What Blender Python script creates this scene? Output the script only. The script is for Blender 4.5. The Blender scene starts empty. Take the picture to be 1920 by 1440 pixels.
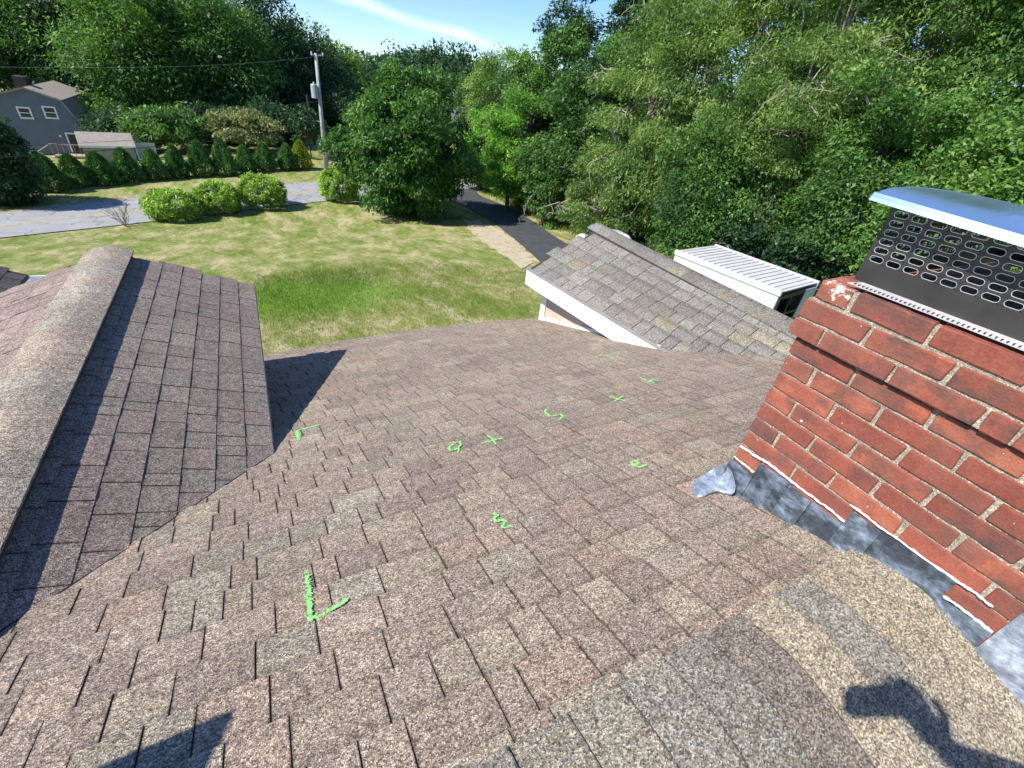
import bpy, bmesh, math, random
import numpy as np
from mathutils import Vector, Matrix, noise
random.seed(7); RG = np.random.default_rng(7)
SC = bpy.context.scene; COL = SC.collection

# ------------------------------------------------------------ camera, sky, sun, exposure
CR = np.array([0.88588903, -0.44998131, 0.11277167])
CU = np.array([0.16736634, 0.53674982, 0.82697529])
CF = np.array([0.4326536, 0.71373416, -0.5508125])
cam = bpy.data.cameras.new('camera'); camo = bpy.data.objects.new('camera', cam); COL.objects.link(camo)
m = Matrix.Identity(4)
for i in range(3):
    m[i][0] = CR[i]; m[i][1] = CU[i]; m[i][2] = -CF[i]
camo.matrix_world = m
cam.sensor_width = 36; cam.lens = 36*850/1920; cam.clip_start = 0.02; cam.clip_end = 900
SC.camera = camo
SUN = Vector((-0.689, -0.004, 0.7246)).normalized()
w = bpy.data.worlds.new('World'); SC.world = w; w.use_nodes = True
wn = w.node_tree; wn.nodes.clear()
def WN(t, **k):
    n = wn.nodes.new(t)
    for a, b in k.items(): setattr(n, a, b)
    return n
sky = WN('ShaderNodeTexSky', sky_type='NISHITA', sun_disc=False)
sky.sun_elevation = math.asin(SUN.z); sky.sun_rotation = math.atan2(SUN.x, SUN.y)
sky.air_density = 0.85; sky.dust_density = 0.0; sky.ozone_density = 1.2; sky.altitude = 50
bg = WN('ShaderNodeBackground'); bg.inputs['Strength'].default_value = 0.10
wo = WN('ShaderNodeOutputWorld')
SC.view_settings.view_transform = 'Standard'; SC.view_settings.look = 'None'
SC.view_settings.exposure = 0.66; SC.view_settings.gamma = 1; SC.view_settings.use_curve_mapping = False
sl = bpy.data.lights.new('sun', 'SUN'); sl.energy = 4.6; sl.angle = math.radians(0.53); sl.color = (1, .95, .87)
so = bpy.data.objects.new('sun', sl); COL.objects.link(so)
so.rotation_euler = SUN.to_track_quat('Z', 'Y').to_euler(); so.location = SUN*30
SC.cycles.max_bounces = 6; SC.cycles.diffuse_bounces = 3; SC.cycles.glossy_bounces = 3
SC.cycles.transmission_bounces = 3; SC.cycles.transparent_max_bounces = 6

# ------------------------------------------------------------ geometry helpers
def ray(px, py):
    return (px-960)/850*CR-(py-720)/850*CU+CF
def V3(a): return Vector((float(a[0]), float(a[1]), float(a[2])))
def onX(px, py, a): d = ray(px, py); return d*a/d[0]
def onY(px, py, a): d = ray(px, py); return d*a/d[1]
def onZ(px, py, a): d = ray(px, py); return d*a/d[2]
# a thin cirrus trail high in the sky, given by directions
c1 = V3(ray(640, -5)).normalized(); c2 = V3(ray(905, 78)).normalized()
nrm = c1.cross(c2).normalized(); mid = (c1+c2).normalized(); tan = nrm.cross(mid)
tc = WN('ShaderNodeTexCoord')
def dotc(v, src=None):
    n = WN('ShaderNodeVectorMath', operation='DOT_PRODUCT'); wn.links.new(src or tc.outputs['Generated'], n.inputs[0]); n.inputs[1].default_value = v
    return n.outputs['Value']
def mth(op, a, b=None, c=None, clamp=False):
    n = WN('ShaderNodeMath', operation=op); n.use_clamp = clamp
    for i, q in enumerate((a, b, c)):
        if q is None: continue
        if isinstance(q, (int, float)): n.inputs[i].default_value = q
        else: wn.links.new(q, n.inputs[i])
    return n.outputs[0]
nz = WN('ShaderNodeTexNoise'); nz.inputs['Scale'].default_value = 9; nz.inputs['Detail'].default_value = 6
wn.links.new(tc.outputs['Generated'], nz.inputs['Vector'])
dd = mth('ADD', dotc(nrm), mth('MULTIPLY', mth('SUBTRACT', nz.outputs[0], 0.5), 0.02))
al = dotc(tan)
wid = mth('MULTIPLY', mth('ABSOLUTE', dd), 75)
mask = mth('SUBTRACT', 1, wid, clamp=True)
mask = mth('POWER', mask, 1.4)
end = mth('SUBTRACT', 1, mth('MULTIPLY', mth('ABSOLUTE', al), 3.2), clamp=True)
mask = mth('MULTIPLY', mth('MULTIPLY', mask, end), mth('MULTIPLY', nz.outputs[0], 1.1), clamp=True)
mx = WN('ShaderNodeMixRGB'); wn.links.new(mask, mx.inputs[0])
skb = WN('ShaderNodeMixRGB'); skb.blend_type = 'MULTIPLY'; skb.inputs[0].default_value = 1; skb.inputs[2].default_value = (0.74, 0.93, 1.20, 1)
wn.links.new(sky.outputs[0], skb.inputs[1]); wn.links.new(skb.outputs[0], mx.inputs[1]); mx.inputs[2].default_value = (10, 11, 12, 1)
wn.links.new(mx.outputs[0], bg.inputs[0]); wn.links.new(bg.outputs[0], wo.inputs[0])

ZR = 1.09; SL = 0.333; RY = 0.10        # main ridge height below camera, slope, ridge y
def roof_z(y): return -ZR-SL*(y-RY) if y >= RY else -ZR-SL*(RY-y)
def onroof(px, py, off=0.0):
    d = ray(px, py); t = (-ZR+SL*RY+off)/(d[2]+SL*d[1]); return d*t
def gz(x, y):
    t = min(max((y-7)/26, 0), 1); t = t*t*(3-2*t)
    a = min(max((y-44)/14, 0), 1); b = min(max((-x-3)/8, 0), 1)
    return -5.4-3.0*t-1.9*a*a*(3-2*a)*b*b*(3-2*b)+0.06*math.sin(x*.21+1)*math.sin(y*.17)*t
def onground(px, py):
    d = ray(px, py); lo, hi = 3.0, 400.0
    t = 3.0
    while t < 400:
        p = d*t
        if p[2] < gz(p[0], p[1]): break
        t *= 1.01
    a, b = t/1.01, t
    for _ in range(20):
        c = (a+b)/2; p = d*c
        if p[2] < gz(p[0], p[1]): b = c
        else: a = c
    return d*a

def tag(o, label=None, cat=None, group=None, kind=None):
    if label: o['label'] = label
    if cat: o['category'] = cat
    if group: o['group'] = group
    if kind: o['kind'] = kind
    return o
def empty(name, loc=(0, 0, 0), rz=0, parent=None):
    o = bpy.data.objects.new(name, None); o.empty_display_size = .2; COL.objects.link(o)
    o.location = loc; o.rotation_euler = (0, 0, rz)
    if parent: o.parent = parent
    return o
def link(name, me, mat=None, parent=None, loc=None):
    o = bpy.data.objects.new(name, me); COL.objects.link(o)
    if mat and not me.materials: me.materials.append(mat)
    if parent:
        o.parent = parent
    if loc is not None: o.location = loc
    return o
class MB:
    def __init__(s): s.v = []; s.f = []
    def poly(s, pts):
        n = len(s.v); s.v += [tuple(map(float, p)) for p in pts]; s.f.append(tuple(range(n, n+len(pts))))
    def hexa(s, b, t):          # bottom 4, top 4 (same winding, ccw from above)
        n = len(s.v); s.v += [tuple(map(float, p)) for p in list(b)+list(t)]
        s.f += [(n+3, n+2, n+1, n), (n+4, n+5, n+6, n+7)]+[(n+i, n+(i+1) % 4, n+4+(i+1) % 4, n+4+i) for i in range(4)]
    def box(s, x0, x1, y0, y1, z0, z1):
        s.hexa([(x0, y0, z0), (x1, y0, z0), (x1, y1, z0), (x0, y1, z0)], [(x0, y0, z1), (x1, y0, z1), (x1, y1, z1), (x0, y1, z1)])
    def prism(s, pts, d):       # closed polygon pts extruded by vector d
        n = len(s.v); k = len(pts); d = np.array(d, float)
        s.v += [tuple(map(float, p)) for p in pts]+[tuple(map(float, np.array(p)+d)) for p in pts]
        s.f += [tuple(range(n+k-1, n-1, -1)), tuple(range(n+k, n+2*k))]+[(n+i, n+(i+1) % k, n+k+(i+1) % k, n+k+i) for i in range(k)]
    def tube(s, pts, r, k=8, cap=True):
        pts = [Vector(p) for p in pts]; rs = r if hasattr(r, '__len__') else [r]*len(pts)
        n = len(s.v); prev = None
        for i, p in enumerate(pts):
            t = (pts[min(i+1, len(pts)-1)]-pts[max(i-1, 0)]).normalized()
            a = Vector((0, 0, 1)) if abs(t.z) < .9 else Vector((1, 0, 0))
            e1 = t.cross(a).normalized() if prev is None else (prev-t*prev.dot(t)).normalized()
            prev = e1; e2 = t.cross(e1)
            for j in range(k):
                q = p+(e1*math.cos(2*math.pi*j/k)+e2*math.sin(2*math.pi*j/k))*rs[i]; s.v.append(tuple(q))
        for i in range(len(pts)-1):
            for j in range(k):
                a = n+i*k+j; b = n+i*k+(j+1) % k; s.f.append((a, b, b+k, a+k))
        if cap:
            s.f.append(tuple(n+k-1-j for j in range(k))); s.f.append(tuple(n+(len(pts)-1)*k+j for j in range(k)))
    def mesh(s, name, mat=None, smooth=False):
        me = bpy.data.meshes.new(name); me.from_pydata(s.v, [], s.f)
        if mat: me.materials.append(mat)
        if smooth: me.polygons.foreach_set('use_smooth', [True]*len(me.polygons))
        me.update(); return me
    def build(s, name, mat, parent=None, loc=None, smooth=False, bevel=0):
        me = s.mesh(name, mat, smooth)
        if bevel:
            bm = bmesh.new(); bm.from_mesh(me)
            bmesh.ops.bevel(bm, geom=list(bm.edges), offset=bevel, segments=1, affect='EDGES', clamp_overlap=True)
            bm.to_mesh(me); bm.free()
        return link(name, me, mat, parent, loc)

# ------------------------------------------------------------ materials
def new_mat(name):
    m = bpy.data.materials.new(name); m.use_nodes = True; nt = m.node_tree; nt.nodes.clear()
    out = nt.nodes.new('ShaderNodeOutputMaterial'); b = nt.nodes.new('ShaderNodeBsdfPrincipled')
    nt.links.new(b.outputs[0], out.inputs[0]); return m, nt, b, out
def N(nt, t, ins=None, **k):
    n = nt.nodes.new(t)
    for a, b in k.items(): setattr(n, a, b)
    for a, b in (ins or {}).items():
        if hasattr(b, 'is_output') or isinstance(b, bpy.types.NodeSocket): nt.links.new(b, n.inputs[a])
        else: n.inputs[a].default_value = b
    return n
def ramp(nt, fac, stops, interp='LINEAR'):
    r = nt.nodes.new('ShaderNodeValToRGB'); nt.links.new(fac, r.inputs[0]); cr = r.color_ramp; cr.interpolation = interp
    while len(cr.elements) < len(stops): cr.elements.new(0.5)
    for e, (p, c) in zip(cr.elements, stops):
        e.position = p; e.color = (c, c, c, 1) if isinstance(c, (int, float)) else (*c, 1)
    return r.outputs[0]
def mix(nt, f, a, b, mode='MIX'):
    n = nt.nodes.new('ShaderNodeMixRGB'); n.blend_type = mode
    for i, q in enumerate((f, a, b)):
        if isinstance(q, bpy.types.NodeSocket): nt.links.new(q, n.inputs[i])
        elif i == 0: n.inputs[0].default_value = q
        else: n.inputs[i].default_value = (q, q, q, 1) if isinstance(q, (int, float)) else (*q, 1)
    return n.outputs[0]
def pos(nt, scale=(1, 1, 1), local=False):
    if local: g = N(nt, 'ShaderNodeTexCoord').outputs['Object']
    else: g = N(nt, 'ShaderNodeNewGeometry').outputs['Position']
    return N(nt, 'ShaderNodeMapping', {0: g, 'Scale': scale}).outputs[0]
def bump(nt, b, h, dist, strength=1.0):
    n = N(nt, 'ShaderNodeBump', {'Height': h, 'Distance': dist, 'Strength': strength}); nt.links.new(n.outputs[0], b.inputs['Normal'])
def simple(name, col, rough=.6, metal=0, var=.15, scale=6, bumpd=0.0, spec=.4):
    m, nt, b, o = new_mat(name)
    p = pos(nt); n1 = N(nt, 'ShaderNodeTexNoise', {'Vector': p, 'Scale': scale, 'Detail': 6.0})
    c = mix(nt, 1.0, col, ramp(nt, n1.outputs[0], [(.3, 1-var), (.7, 1+var)]), 'MULTIPLY')
    nt.links.new(c, b.inputs['Base Color']); b.inputs['Roughness'].default_value = rough; b.inputs['Metallic'].default_value = metal
    b.inputs['Specular IOR Level'].default_value = spec
    if bumpd: bump(nt, b, n1.outputs[0], bumpd)
    return m

def shingle_mat(name, src, contrast=1.0):
    m, nt, b, o = new_mat(name)
    tint = N(nt, 'ShaderNodeObjectInfo').outputs['Color'] if src == 'object' else N(nt, 'ShaderNodeVertexColor', layer_name='tint').outputs[0]
    p = pos(nt)
    vo = N(nt, 'ShaderNodeTexVoronoi', {'Vector': p, 'Scale': 300.0})
    sep = N(nt, 'ShaderNodeSeparateColor', {0: vo.outputs['Color']})
    lo = N(nt, 'ShaderNodeTexNoise', {'Vector': p, 'Scale': 38.0, 'Detail': 3.0}).outputs[0]
    wide = N(nt, 'ShaderNodeTexNoise', {'Vector': p, 'Scale': 2.3, 'Detail': 4.0}).outputs[0]
    g = ramp(nt, sep.outputs[0], [(0, .30), (.22, .62), (.45, 1.0), (.70, 1.3), (.84, 1.8), (1, 2.35)])
    hue = ramp(nt, sep.outputs[1], [(0, (1.08, .95, .87)), (.4, (1, 1, .98)), (.62, (.96, .99, 1.02)), (.8, (1.08, 1.04, .84)), (1, (1.1, 1.0, .8))])
    c = mix(nt, 1, tint, g, 'MULTIPLY'); c = mix(nt, .9, c, hue, 'MULTIPLY')
    c = mix(nt, 1, c, ramp(nt, lo, [(.3, .78), (.7, 1.22)]), 'MULTIPLY')
    c = mix(nt, 1, c, ramp(nt, wide, [(.3, .9), (.7, 1.1)]), 'MULTIPLY')
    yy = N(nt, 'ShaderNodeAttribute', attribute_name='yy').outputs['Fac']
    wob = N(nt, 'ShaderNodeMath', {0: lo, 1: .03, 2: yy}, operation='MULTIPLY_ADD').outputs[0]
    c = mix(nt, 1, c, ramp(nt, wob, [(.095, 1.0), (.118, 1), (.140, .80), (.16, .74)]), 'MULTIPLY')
    uv_ = N(nt, 'ShaderNodeSeparateXYZ', {0: N(nt, 'ShaderNodeAttribute', attribute_name='uu').outputs['Vector']})
    mn = N(nt, 'ShaderNodeMath', {0: uv_.outputs[0], 1: uv_.outputs[1]}, operation='MINIMUM').outputs[0]
    mn = N(nt, 'ShaderNodeMath', {0: lo, 1: .006, 2: mn}, operation='MULTIPLY_ADD').outputs[0]
    edg = N(nt, 'ShaderNodeMapRange', {0: mn, 1: .0045, 2: .0085, 3: .58, 4: 1.0}).outputs[0]  # joint shadow and dirt painted dark along the tab edges
    edg = N(nt, 'ShaderNodeMath', {0: edg, 1: N(nt, 'ShaderNodeMath', {0: 1.0, 1: uv_.outputs[2]}, operation='SUBTRACT').outputs[0]}, operation='MAXIMUM').outputs[0]
    c = mix(nt, 1, c, edg, 'MULTIPLY')
    nt.links.new(c, b.inputs['Base Color']); b.inputs['Roughness'].default_value = .92; b.inputs['Specular IOR Level'].default_value = .25
    bump(nt, b, vo.outputs['Distance'], .0022, .8)
    return m
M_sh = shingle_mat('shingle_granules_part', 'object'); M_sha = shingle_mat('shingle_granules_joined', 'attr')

def brick_mat(lich=0):
    m, nt, b, o = new_mat('brick_clay')
    p = pos(nt); oi = N(nt, 'ShaderNodeObjectInfo')
    n1 = N(nt, 'ShaderNodeTexNoise', {'Vector': p, 'Scale': 14.0, 'Detail': 8.0, 'Roughness': .65}).outputs[0]
    n2 = N(nt, 'ShaderNodeTexNoise', {'Vector': pos(nt, (1, 1, 1.7)), 'Scale': 11.0, 'Detail': 5.0, 'Roughness': .6}).outputs[0]
    n3 = N(nt, 'ShaderNodeTexNoise', {'Vector': p, 'Scale': 160.0, 'Detail': 4.0}).outputs[0]
    c = mix(nt, ramp(nt, n1, [(.35, 0), (.65, 1)]), (.245, .064, .040), (.335, .104, .063))
    c = mix(nt, 1, c, oi.outputs['Color'], 'MULTIPLY')
    # sooty fired patches on some bricks
    dk = N(nt, 'ShaderNodeMath', {0: ramp(nt, n2, [(.44, 0), (.64, 1)]), 1: oi.outputs['Alpha']}, operation='MULTIPLY').outputs[0]
    c = mix(nt, dk, c, (.085, .050, .045))
    c = mix(nt, 1, c, ramp(nt, n3, [(.3, .8), (.7, 1.18)]), 'MULTIPLY')
    big_ = N(nt, 'ShaderNodeTexNoise', {'Vector': p, 'Scale': 5.0, 'Detail': 7.0, 'Roughness': .7}).outputs[0]
    c = mix(nt, ramp(nt, big_, [(.48, 0), (.72, .75)]), c, (.11, .065, .055))
    # lichen and lime specks
    sp = N(nt, 'ShaderNodeTexNoise', {'Vector': p, 'Scale': 60.0, 'Detail': 2.0}).outputs[0]
    c = mix(nt, ramp(nt, sp, [(.755, 0), (.775, 1)]), c, (.6, .56, .5))
    if lich:
        li = N(nt, 'ShaderNodeTexNoise', {'Vector': p, 'Scale': 34.0, 'Detail': 7.0, 'Roughness': .7}).outputs[0]
        c = mix(nt, ramp(nt, li, [(.56, 0), (.60, 1)]), c, (.58, .56, .50))
    nt.links.new(c, b.inputs['Base Color']); b.inputs['Roughness'].default_value = .85
    h = N(nt, 'ShaderNodeMath', {0: n3, 1: n1}, operation='ADD').outputs[0]
    bump(nt, b, h, .002, .9); return m
M_brick = brick_mat(); M_brickl = brick_mat(1)
def mortar_mat():
    m, nt, b, o = new_mat('mortar_sand')
    p = pos(nt); v = N(nt, 'ShaderNodeTexVoronoi', {'Vector': p, 'Scale': 330.0})
    s = N(nt, 'ShaderNodeSeparateColor', {0: v.outputs['Color']}).outputs[0]
    n = N(nt, 'ShaderNodeTexNoise', {'Vector': p, 'Scale': 25.0, 'Detail': 6.0}).outputs[0]
    c = mix(nt, 1, ramp(nt, s, [(0, (.20, .17, .125)), (.5, (.33, .285, .215)), (.9, (.48, .43, .33)), (1, (.70, .65, .55))]), ramp(nt, n, [(.3, .75), (.7, 1.15)]), 'MULTIPLY')
    nt.links.new(c, b.inputs['Base Color']); b.inputs['Roughness'].default_value = .95
    bump(nt, b, mix(nt, .4, s, n), .004, 1); return m
M_mortar = mortar_mat()
def lead_mat(name, base, streak, thr):
    m, nt, b, o = new_mat(name)
    n1 = N(nt, 'ShaderNodeTexNoise', {'Vector': pos(nt, (1, 1.0, 1.8)), 'Scale': 8.0, 'Detail': 8.0, 'Roughness': .66, 'Distortion': .25}).outputs[0]
    n2 = N(nt, 'ShaderNodeTexNoise', {'Vector': pos(nt, (6, 3, 3)), 'Scale': 18.0, 'Detail': 6.0, 'Distortion': .5}).outputs[0]
    c = mix(nt, ramp(nt, n1, [(thr, 0), (thr+.22, 1)]), base, streak)
    c = mix(nt, 1, c, ramp(nt, n2, [(.35, .75), (.7, 1.2)]), 'MULTIPLY')
    c = mix(nt, 1, c, N(nt, 'ShaderNodeObjectInfo').outputs['Color'], 'MULTIPLY')
    nt.links.new(c, b.inputs['Base Color']); b.inputs['Metallic'].default_value = .5
    nt.links.new(ramp(nt, n2, [(.3, .35), (.7, .6)]), b.inputs['Roughness']); bump(nt, b, n1, .012, .7); return m
M_lead = lead_mat('lead_sheet', (.10, .125, .150), (.42, .52, .63), .45)
M_lead2 = lead_mat('lead_sheet_bright', (.24, .27, .34), (.55, .62, .72), .42)
M_caulk = simple('white_sealant', (.82, .80, .80), .5, 0, .06, 40, .002)
M_white = simple('white_paint', (.80, .80, .80), .45, 0, .03, 3)
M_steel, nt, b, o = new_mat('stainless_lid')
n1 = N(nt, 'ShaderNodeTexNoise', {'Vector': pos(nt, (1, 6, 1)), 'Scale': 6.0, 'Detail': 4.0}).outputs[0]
b.inputs['Base Color'].default_value = (.50, .70, 1.0, 1); b.inputs['Metallic'].default_value = .85  # blue tint puts the reflected sky into the base colour
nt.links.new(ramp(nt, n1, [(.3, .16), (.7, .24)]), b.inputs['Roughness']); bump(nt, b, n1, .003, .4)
M_cage = simple('dark_steel_mesh', (.085, .08, .078), .42, .7, .2, 9, .002)
M_edge = simple('bright_cut_edge', (.75, .72, .75), .4, .6, .1, 50)
M_chalk, nt, b, o = new_mat('green_chalk')
n1 = N(nt, 'ShaderNodeTexNoise', {'Vector': pos(nt), 'Scale': 140.0, 'Detail': 3.0}).outputs[0]
nt.links.new(ramp(nt, n1, [(.35, (.20, .50, .15)), (.6, (.33, .76, .24))]), b.inputs['Base Color']); b.inputs['Roughness'].default_value = 1
M_under = simple('roof_felt', (.05, .045, .045), .95, 0, .2, 20)
M_siding = simple('tan_siding', (.52, .40, .33), .7, 0, .05, 4)

# ------------------------------------------------------------ THE HOUSE
house = tag(empty('house', (0, 0, -5.4)), 'shingled house whose brown roof, brick chimney and gables fill the foreground', 'house')
HZ = 5.4
def hp(o):     # parent a world-space mesh under the house
    o.parent = house; o.matrix_parent_inverse = Matrix.Translation((0, 0, HZ)); return o
def yeave(x): return 4.98-0.1*(min(max(x, -1.5), 4.5)-1.8)**2
def warp(x, y): return y+(yeave(x)-4.98)*(max(y, 0)/4.98)**2
def mainP(x, y, h=0):
    yy = warp(x, y); return Vector((x, yy-0*h, roof_z(yy)+h))

main_roof = empty('main_roof'); hp(main_roof)
def sub(o, par):
    o.parent = par; return o
# felt under the shingles, front and back slopes (thin sheet with real thickness)
mb = MB()
xs = np.linspace(-7, 4.1, 31)
for i in range(30):
    x0, x1 = xs[i], xs[i+1]
    for (ya, yb) in ((RY, 2.5), (2.5, 4.97)):
        P = [mainP(x0, ya, -.004), mainP(x1, ya, -.004), mainP(x1, yb, -.004), mainP(x0, yb, -.004)]
        mb.hexa([p-Vector((0, 0, .03)) for p in P], P)
    P = [Vector((x0, -4.6, roof_z(-4.6)-.004)), Vector((x1, -4.6, roof_z(-4.6)-.004)), Vector((x1, RY, -ZR-.004)), Vector((x0, RY, -ZR-.004))]
    mb.hexa([p-Vector((0, 0, .03)) for p in P], P)
sub(mb.build('roof_deck', simple('shingle_underlayer', (.15, .125, .115), .95, 0, .2, 60)), main_roof)

WV = [.075, .10, .125, .15, .175, .20, .23, .26]
EXPO = 0.137
piece_cache = {}
def piece_mesh(wi, th, ln):
    k = (wi, th, ln)
    if k not in piece_cache:
        wd = WV[wi]-.0017; t = (.0032, .0050, .0066)[th]; L = ln
        me = MB(); j = .0015
        me.hexa([(0, 0, -.004), (wd, 0, -.004), (wd-j, L, -.008), (j, L, -.008)], [(0.0008, 0, t), (wd-.0008, 0, t), (wd-j, L, .0), (j, L, .0)])
        m_ = me.mesh('shingle', None); at_ = m_.attributes.new('yy', 'FLOAT', 'POINT')
        for q_, v_ in enumerate(m_.vertices): at_.data[q_].value = v_.co.y*.137/(L-.02)
        at_ = m_.attributes.new('uu', 'FLOAT_VECTOR', 'POINT')
        for q_, v_ in enumerate(m_.vertices): at_.data[q_].vector = (v_.co.x, wd-v_.co.x, 1)
        piece_cache[k] = m_
    return piece_cache[k]
def shade(c, lo=.88, hi=1.12):
    f = random.uniform(lo, hi); return tuple(q*f for q in c)
MAIN_T = [((.246, .200, .166), 6), ((.230, .187, .160), 5), ((.266, .232, .182), 3), ((.262, .200, .162), 3), ((.240, .217, .178), 3), ((.210, .172, .150), 2)]
DORM_T = [((.192, .168, .148), 5), ((.184, .168, .146), 4), ((.190, .158, .142), 4), ((.20, .182, .153), 2)]
WING_T = [((.175, .170, .160), 6), ((.155, .152, .147), 5), ((.190, .183, .168), 3), ((.215, .196, .156), 1.0), ((.168, .155, .140), 2)]
MAIN_T = [(tuple(a*.68+b*.32 for a, b in zip(c_, (.262, .214, .186))), w_) for c_, w_ in MAIN_T]
DORM_T = [((c_[0]*1.15, c_[1]*1.11, c_[2]*1.16), w_) for c_, w_ in DORM_T]
def pick(T): return random.choices([t[0] for t in T], [t[1] for t in T])[0]

def lay(course_rows, keep, T, parent, budget, score, name='shingle', tones=(.9, 1.1), ths=(0, 0, 1, 2), wset=(0, 1, 2, 2, 3, 3, 4, 4, 5, 5)):
    """course_rows: list of (origin fn u->(Vector point, Vector along, Vector up), u0, u1, length)."""
    items = []
    for (fr, u0, u1, L) in course_rows:
        u = u0-random.uniform(0, .2)
        row = random.uniform(.95, 1.05); prev = 0
        while u < u1:
            wi = random.choice(wset); th = random.choice(ths) if prev == 0 else 0
            prev = th
            wd = WV[wi]
            p, ax, up = fr(u); c = p+ax*wd*.5+up*L*.4
            if keep(c):
                items.append((score(c), p, ax, up, wi, th, L, shade(pick(T), *tones), row))
            u += wd
    items.sort(key=lambda t: t[0])
    far = MB(); fcol = []; fyy = []; fuu = []
    for i, (s, p, ax, up, wi, th, L, c, row) in enumerate(items):
        nn = ax.cross(up).normalized(); upo = nn.cross(ax)
        if i < budget:
            me = piece_mesh(wi, th, round(L, 3))
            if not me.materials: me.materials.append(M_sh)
            o = bpy.data.objects.new(name, me); COL.objects.link(o)
            mt = Matrix.Identity(4)
            for r_ in range(3): mt[r_][0] = ax[r_]; mt[r_][1] = upo[r_]; mt[r_][2] = nn[r_]; mt[r_][3] = p[r_]
            o.parent = parent; o.matrix_local = mt; o.color = (*[q*row for q in c], 1)
        else:
            me = piece_mesh(wi, th, round(L, 3)); n0 = len(far.v)
            for v in me.vertices:
                q = p+ax*v.co.x+upo*v.co.y+nn*v.co.z; far.v.append(tuple(q)); fyy.append(v.co.y*.137/(L-.02)); fuu.append((v.co.x, WV[wi]-.0017-v.co.x, 1))
            for f in me.polygons: far.f.append(tuple(n0+k for k in f.vertices)); fcol.append([q*row for q in c])
    if far.f:
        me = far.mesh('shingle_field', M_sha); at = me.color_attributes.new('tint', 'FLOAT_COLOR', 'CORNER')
        arr = np.ones((len(me.loops), 4), np.float32)
        cl = np.repeat(np.array(fcol, np.float32), [len(f) for f in far.f], axis=0); arr[:, :3] = cl
        at.data.foreach_set('color', arr.ravel())
        a2 = me.attributes.new('yy', 'FLOAT', 'POINT'); a2.data.foreach_set('value', np.array(fyy, np.float32)); a3 = me.attributes.new('uu', 'FLOAT_VECTOR', 'POINT'); a3.data.foreach_set('vector', np.array(fuu, np.float32).ravel())
        o = link('shingle_field', me, None, parent); o['kind'] = 'stuff'
    return len(items)

CAMZ = Vector((0, 0, 0))
def px_of(c):
    q = np.array(c); z = q@CF
    return (960+850*(q@CR)/z, 720-850*(q@CU)/z, z) if z > .05 else (-9e9, 0, z)
def big(c):     # pieces that show largest come first; off-frame ones last
    x, y, z = px_of(c); pen = 0 if (-60 < x < 1990 and 100 < y < 1500) else 50
    return c.length+pen

# dormer geometry derived from its measured eave
Fp = onroof(515, 850); Cc = ray(477, 538); Cc = Cc*Fp[2]/Cc[2]
DX, DZ, DYF = float(Cc[0]), float(Cc[2]), float(Cc[1])           # eave x, z, front y
apex = onY(203, 463, DYF); DRX, DRZ = float(apex[0]), float(apex[2])-.03
DS = (DRZ-DZ)/(DX-DRX)                                            # dormer slope
def dorm_z(x): return DRZ-DS*abs(x-DRX)
CHX, CHY0, CHY1, CHX1 = 1.526, -0.072, 0.739, 2.62

def keep_main(c):
    if c.x < DX-.12 and c.z < dorm_z(c.x)-.07 and c.y < DYF and c.x > 2*DRX-DX: return False
    if CHX+.15 < c.x < CHX1 and CHY0 < c.y < CHY1-.1: return False
    if wing_covers(c): return False
    return True
# right wing (garage gable) frame
Wf = onroof(1250, 657); W0 = ray(992, 503); W0 = W0*Wf[2]/W0[2]
WYF = float(W0[1]); WZE = float(W0[2]); WXE0 = float(W0[0]); kE = (float(Wf[0])-WXE0)/(WYF-float(Wf[1]))
Wr = onY(1130, 425, WYF); WXR0, WZR = float(Wr[0]), float(Wr[2]); kR = .066
def wxe(y): return WXE0+(WYF-y)*kE
def wxr(y): return WXR0+(WYF-y)*kR
def wzr(y): return WZR-.040*(WYF-y)
def wing_z(x, y):
    a, b_ = wxe(y), wxr(y)
    if x <= b_: return WZE+(wzr(y)-WZE)*(x-a)/(b_-a)
    return wzr(y)-1.45*(x-b_)*(WZR-WZE)/(WXR0-WXE0)
def wing_covers(c): return c.x > wxe(c.y)+.3 and wing_z(c.x, c.y) > c.z+.10

rows = []
def mk_row(y0, sgn=1):
    def fr(u):
        p = mainP(u, y0, .0) if sgn > 0 else Vector((u, y0, roof_z(y0)))
        q = mainP(u+.1, y0, 0) if sgn > 0 else Vector((u+.1, y0, roof_z(y0)))
        ax = (q-p).normalized()
        up = Vector((0, -1, SL)).normalized() if sgn > 0 else Vector((0, 1, SL)).normalized()
        return p, ax, up
    return fr
e_y = EXPO/math.sqrt(1+SL*SL)
nrow = int((4.98-RY-.02)/e_y)
def flipx(fr):      # front slope: pieces run so that ax x up points out of the roof
    def g(u):
        p, ax, up = fr(u); return p, ax, up
    return g
# for the front slope 'up' is -Y, so mirror: lay with ax = -X
def mk_front(y0):
    def fr(u):
        x = -u; p = mainP(x, y0, 0); q = mainP(x-.1, y0, 0); ax = (q-p).normalized()
        up = Vector((0, -1, SL)).normalized(); up = (up-ax*up.dot(ax)).normalized(); return p, ax, up
    return fr
for j in range(nrow+1):
    y = 4.98-j*e_y
    if y < RY+.15: continue
    rows.append((mk_front(y), -4.4 if y > .7 else -3.2, 5.6, EXPO+.02))
n_main = lay(rows, keep_main, MAIN_T, main_roof, 170, big)
back = [(mk_row(RY-.02-(k+1)*e_y, -1), -4.0, 4.0, EXPO+.02) for k in range(30)]
lay(back, lambda c: not (CHX+.02 < c.x < CHX1 and CHY0 < c.y < CHY1), MAIN_T, main_roof, 0, big)

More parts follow.
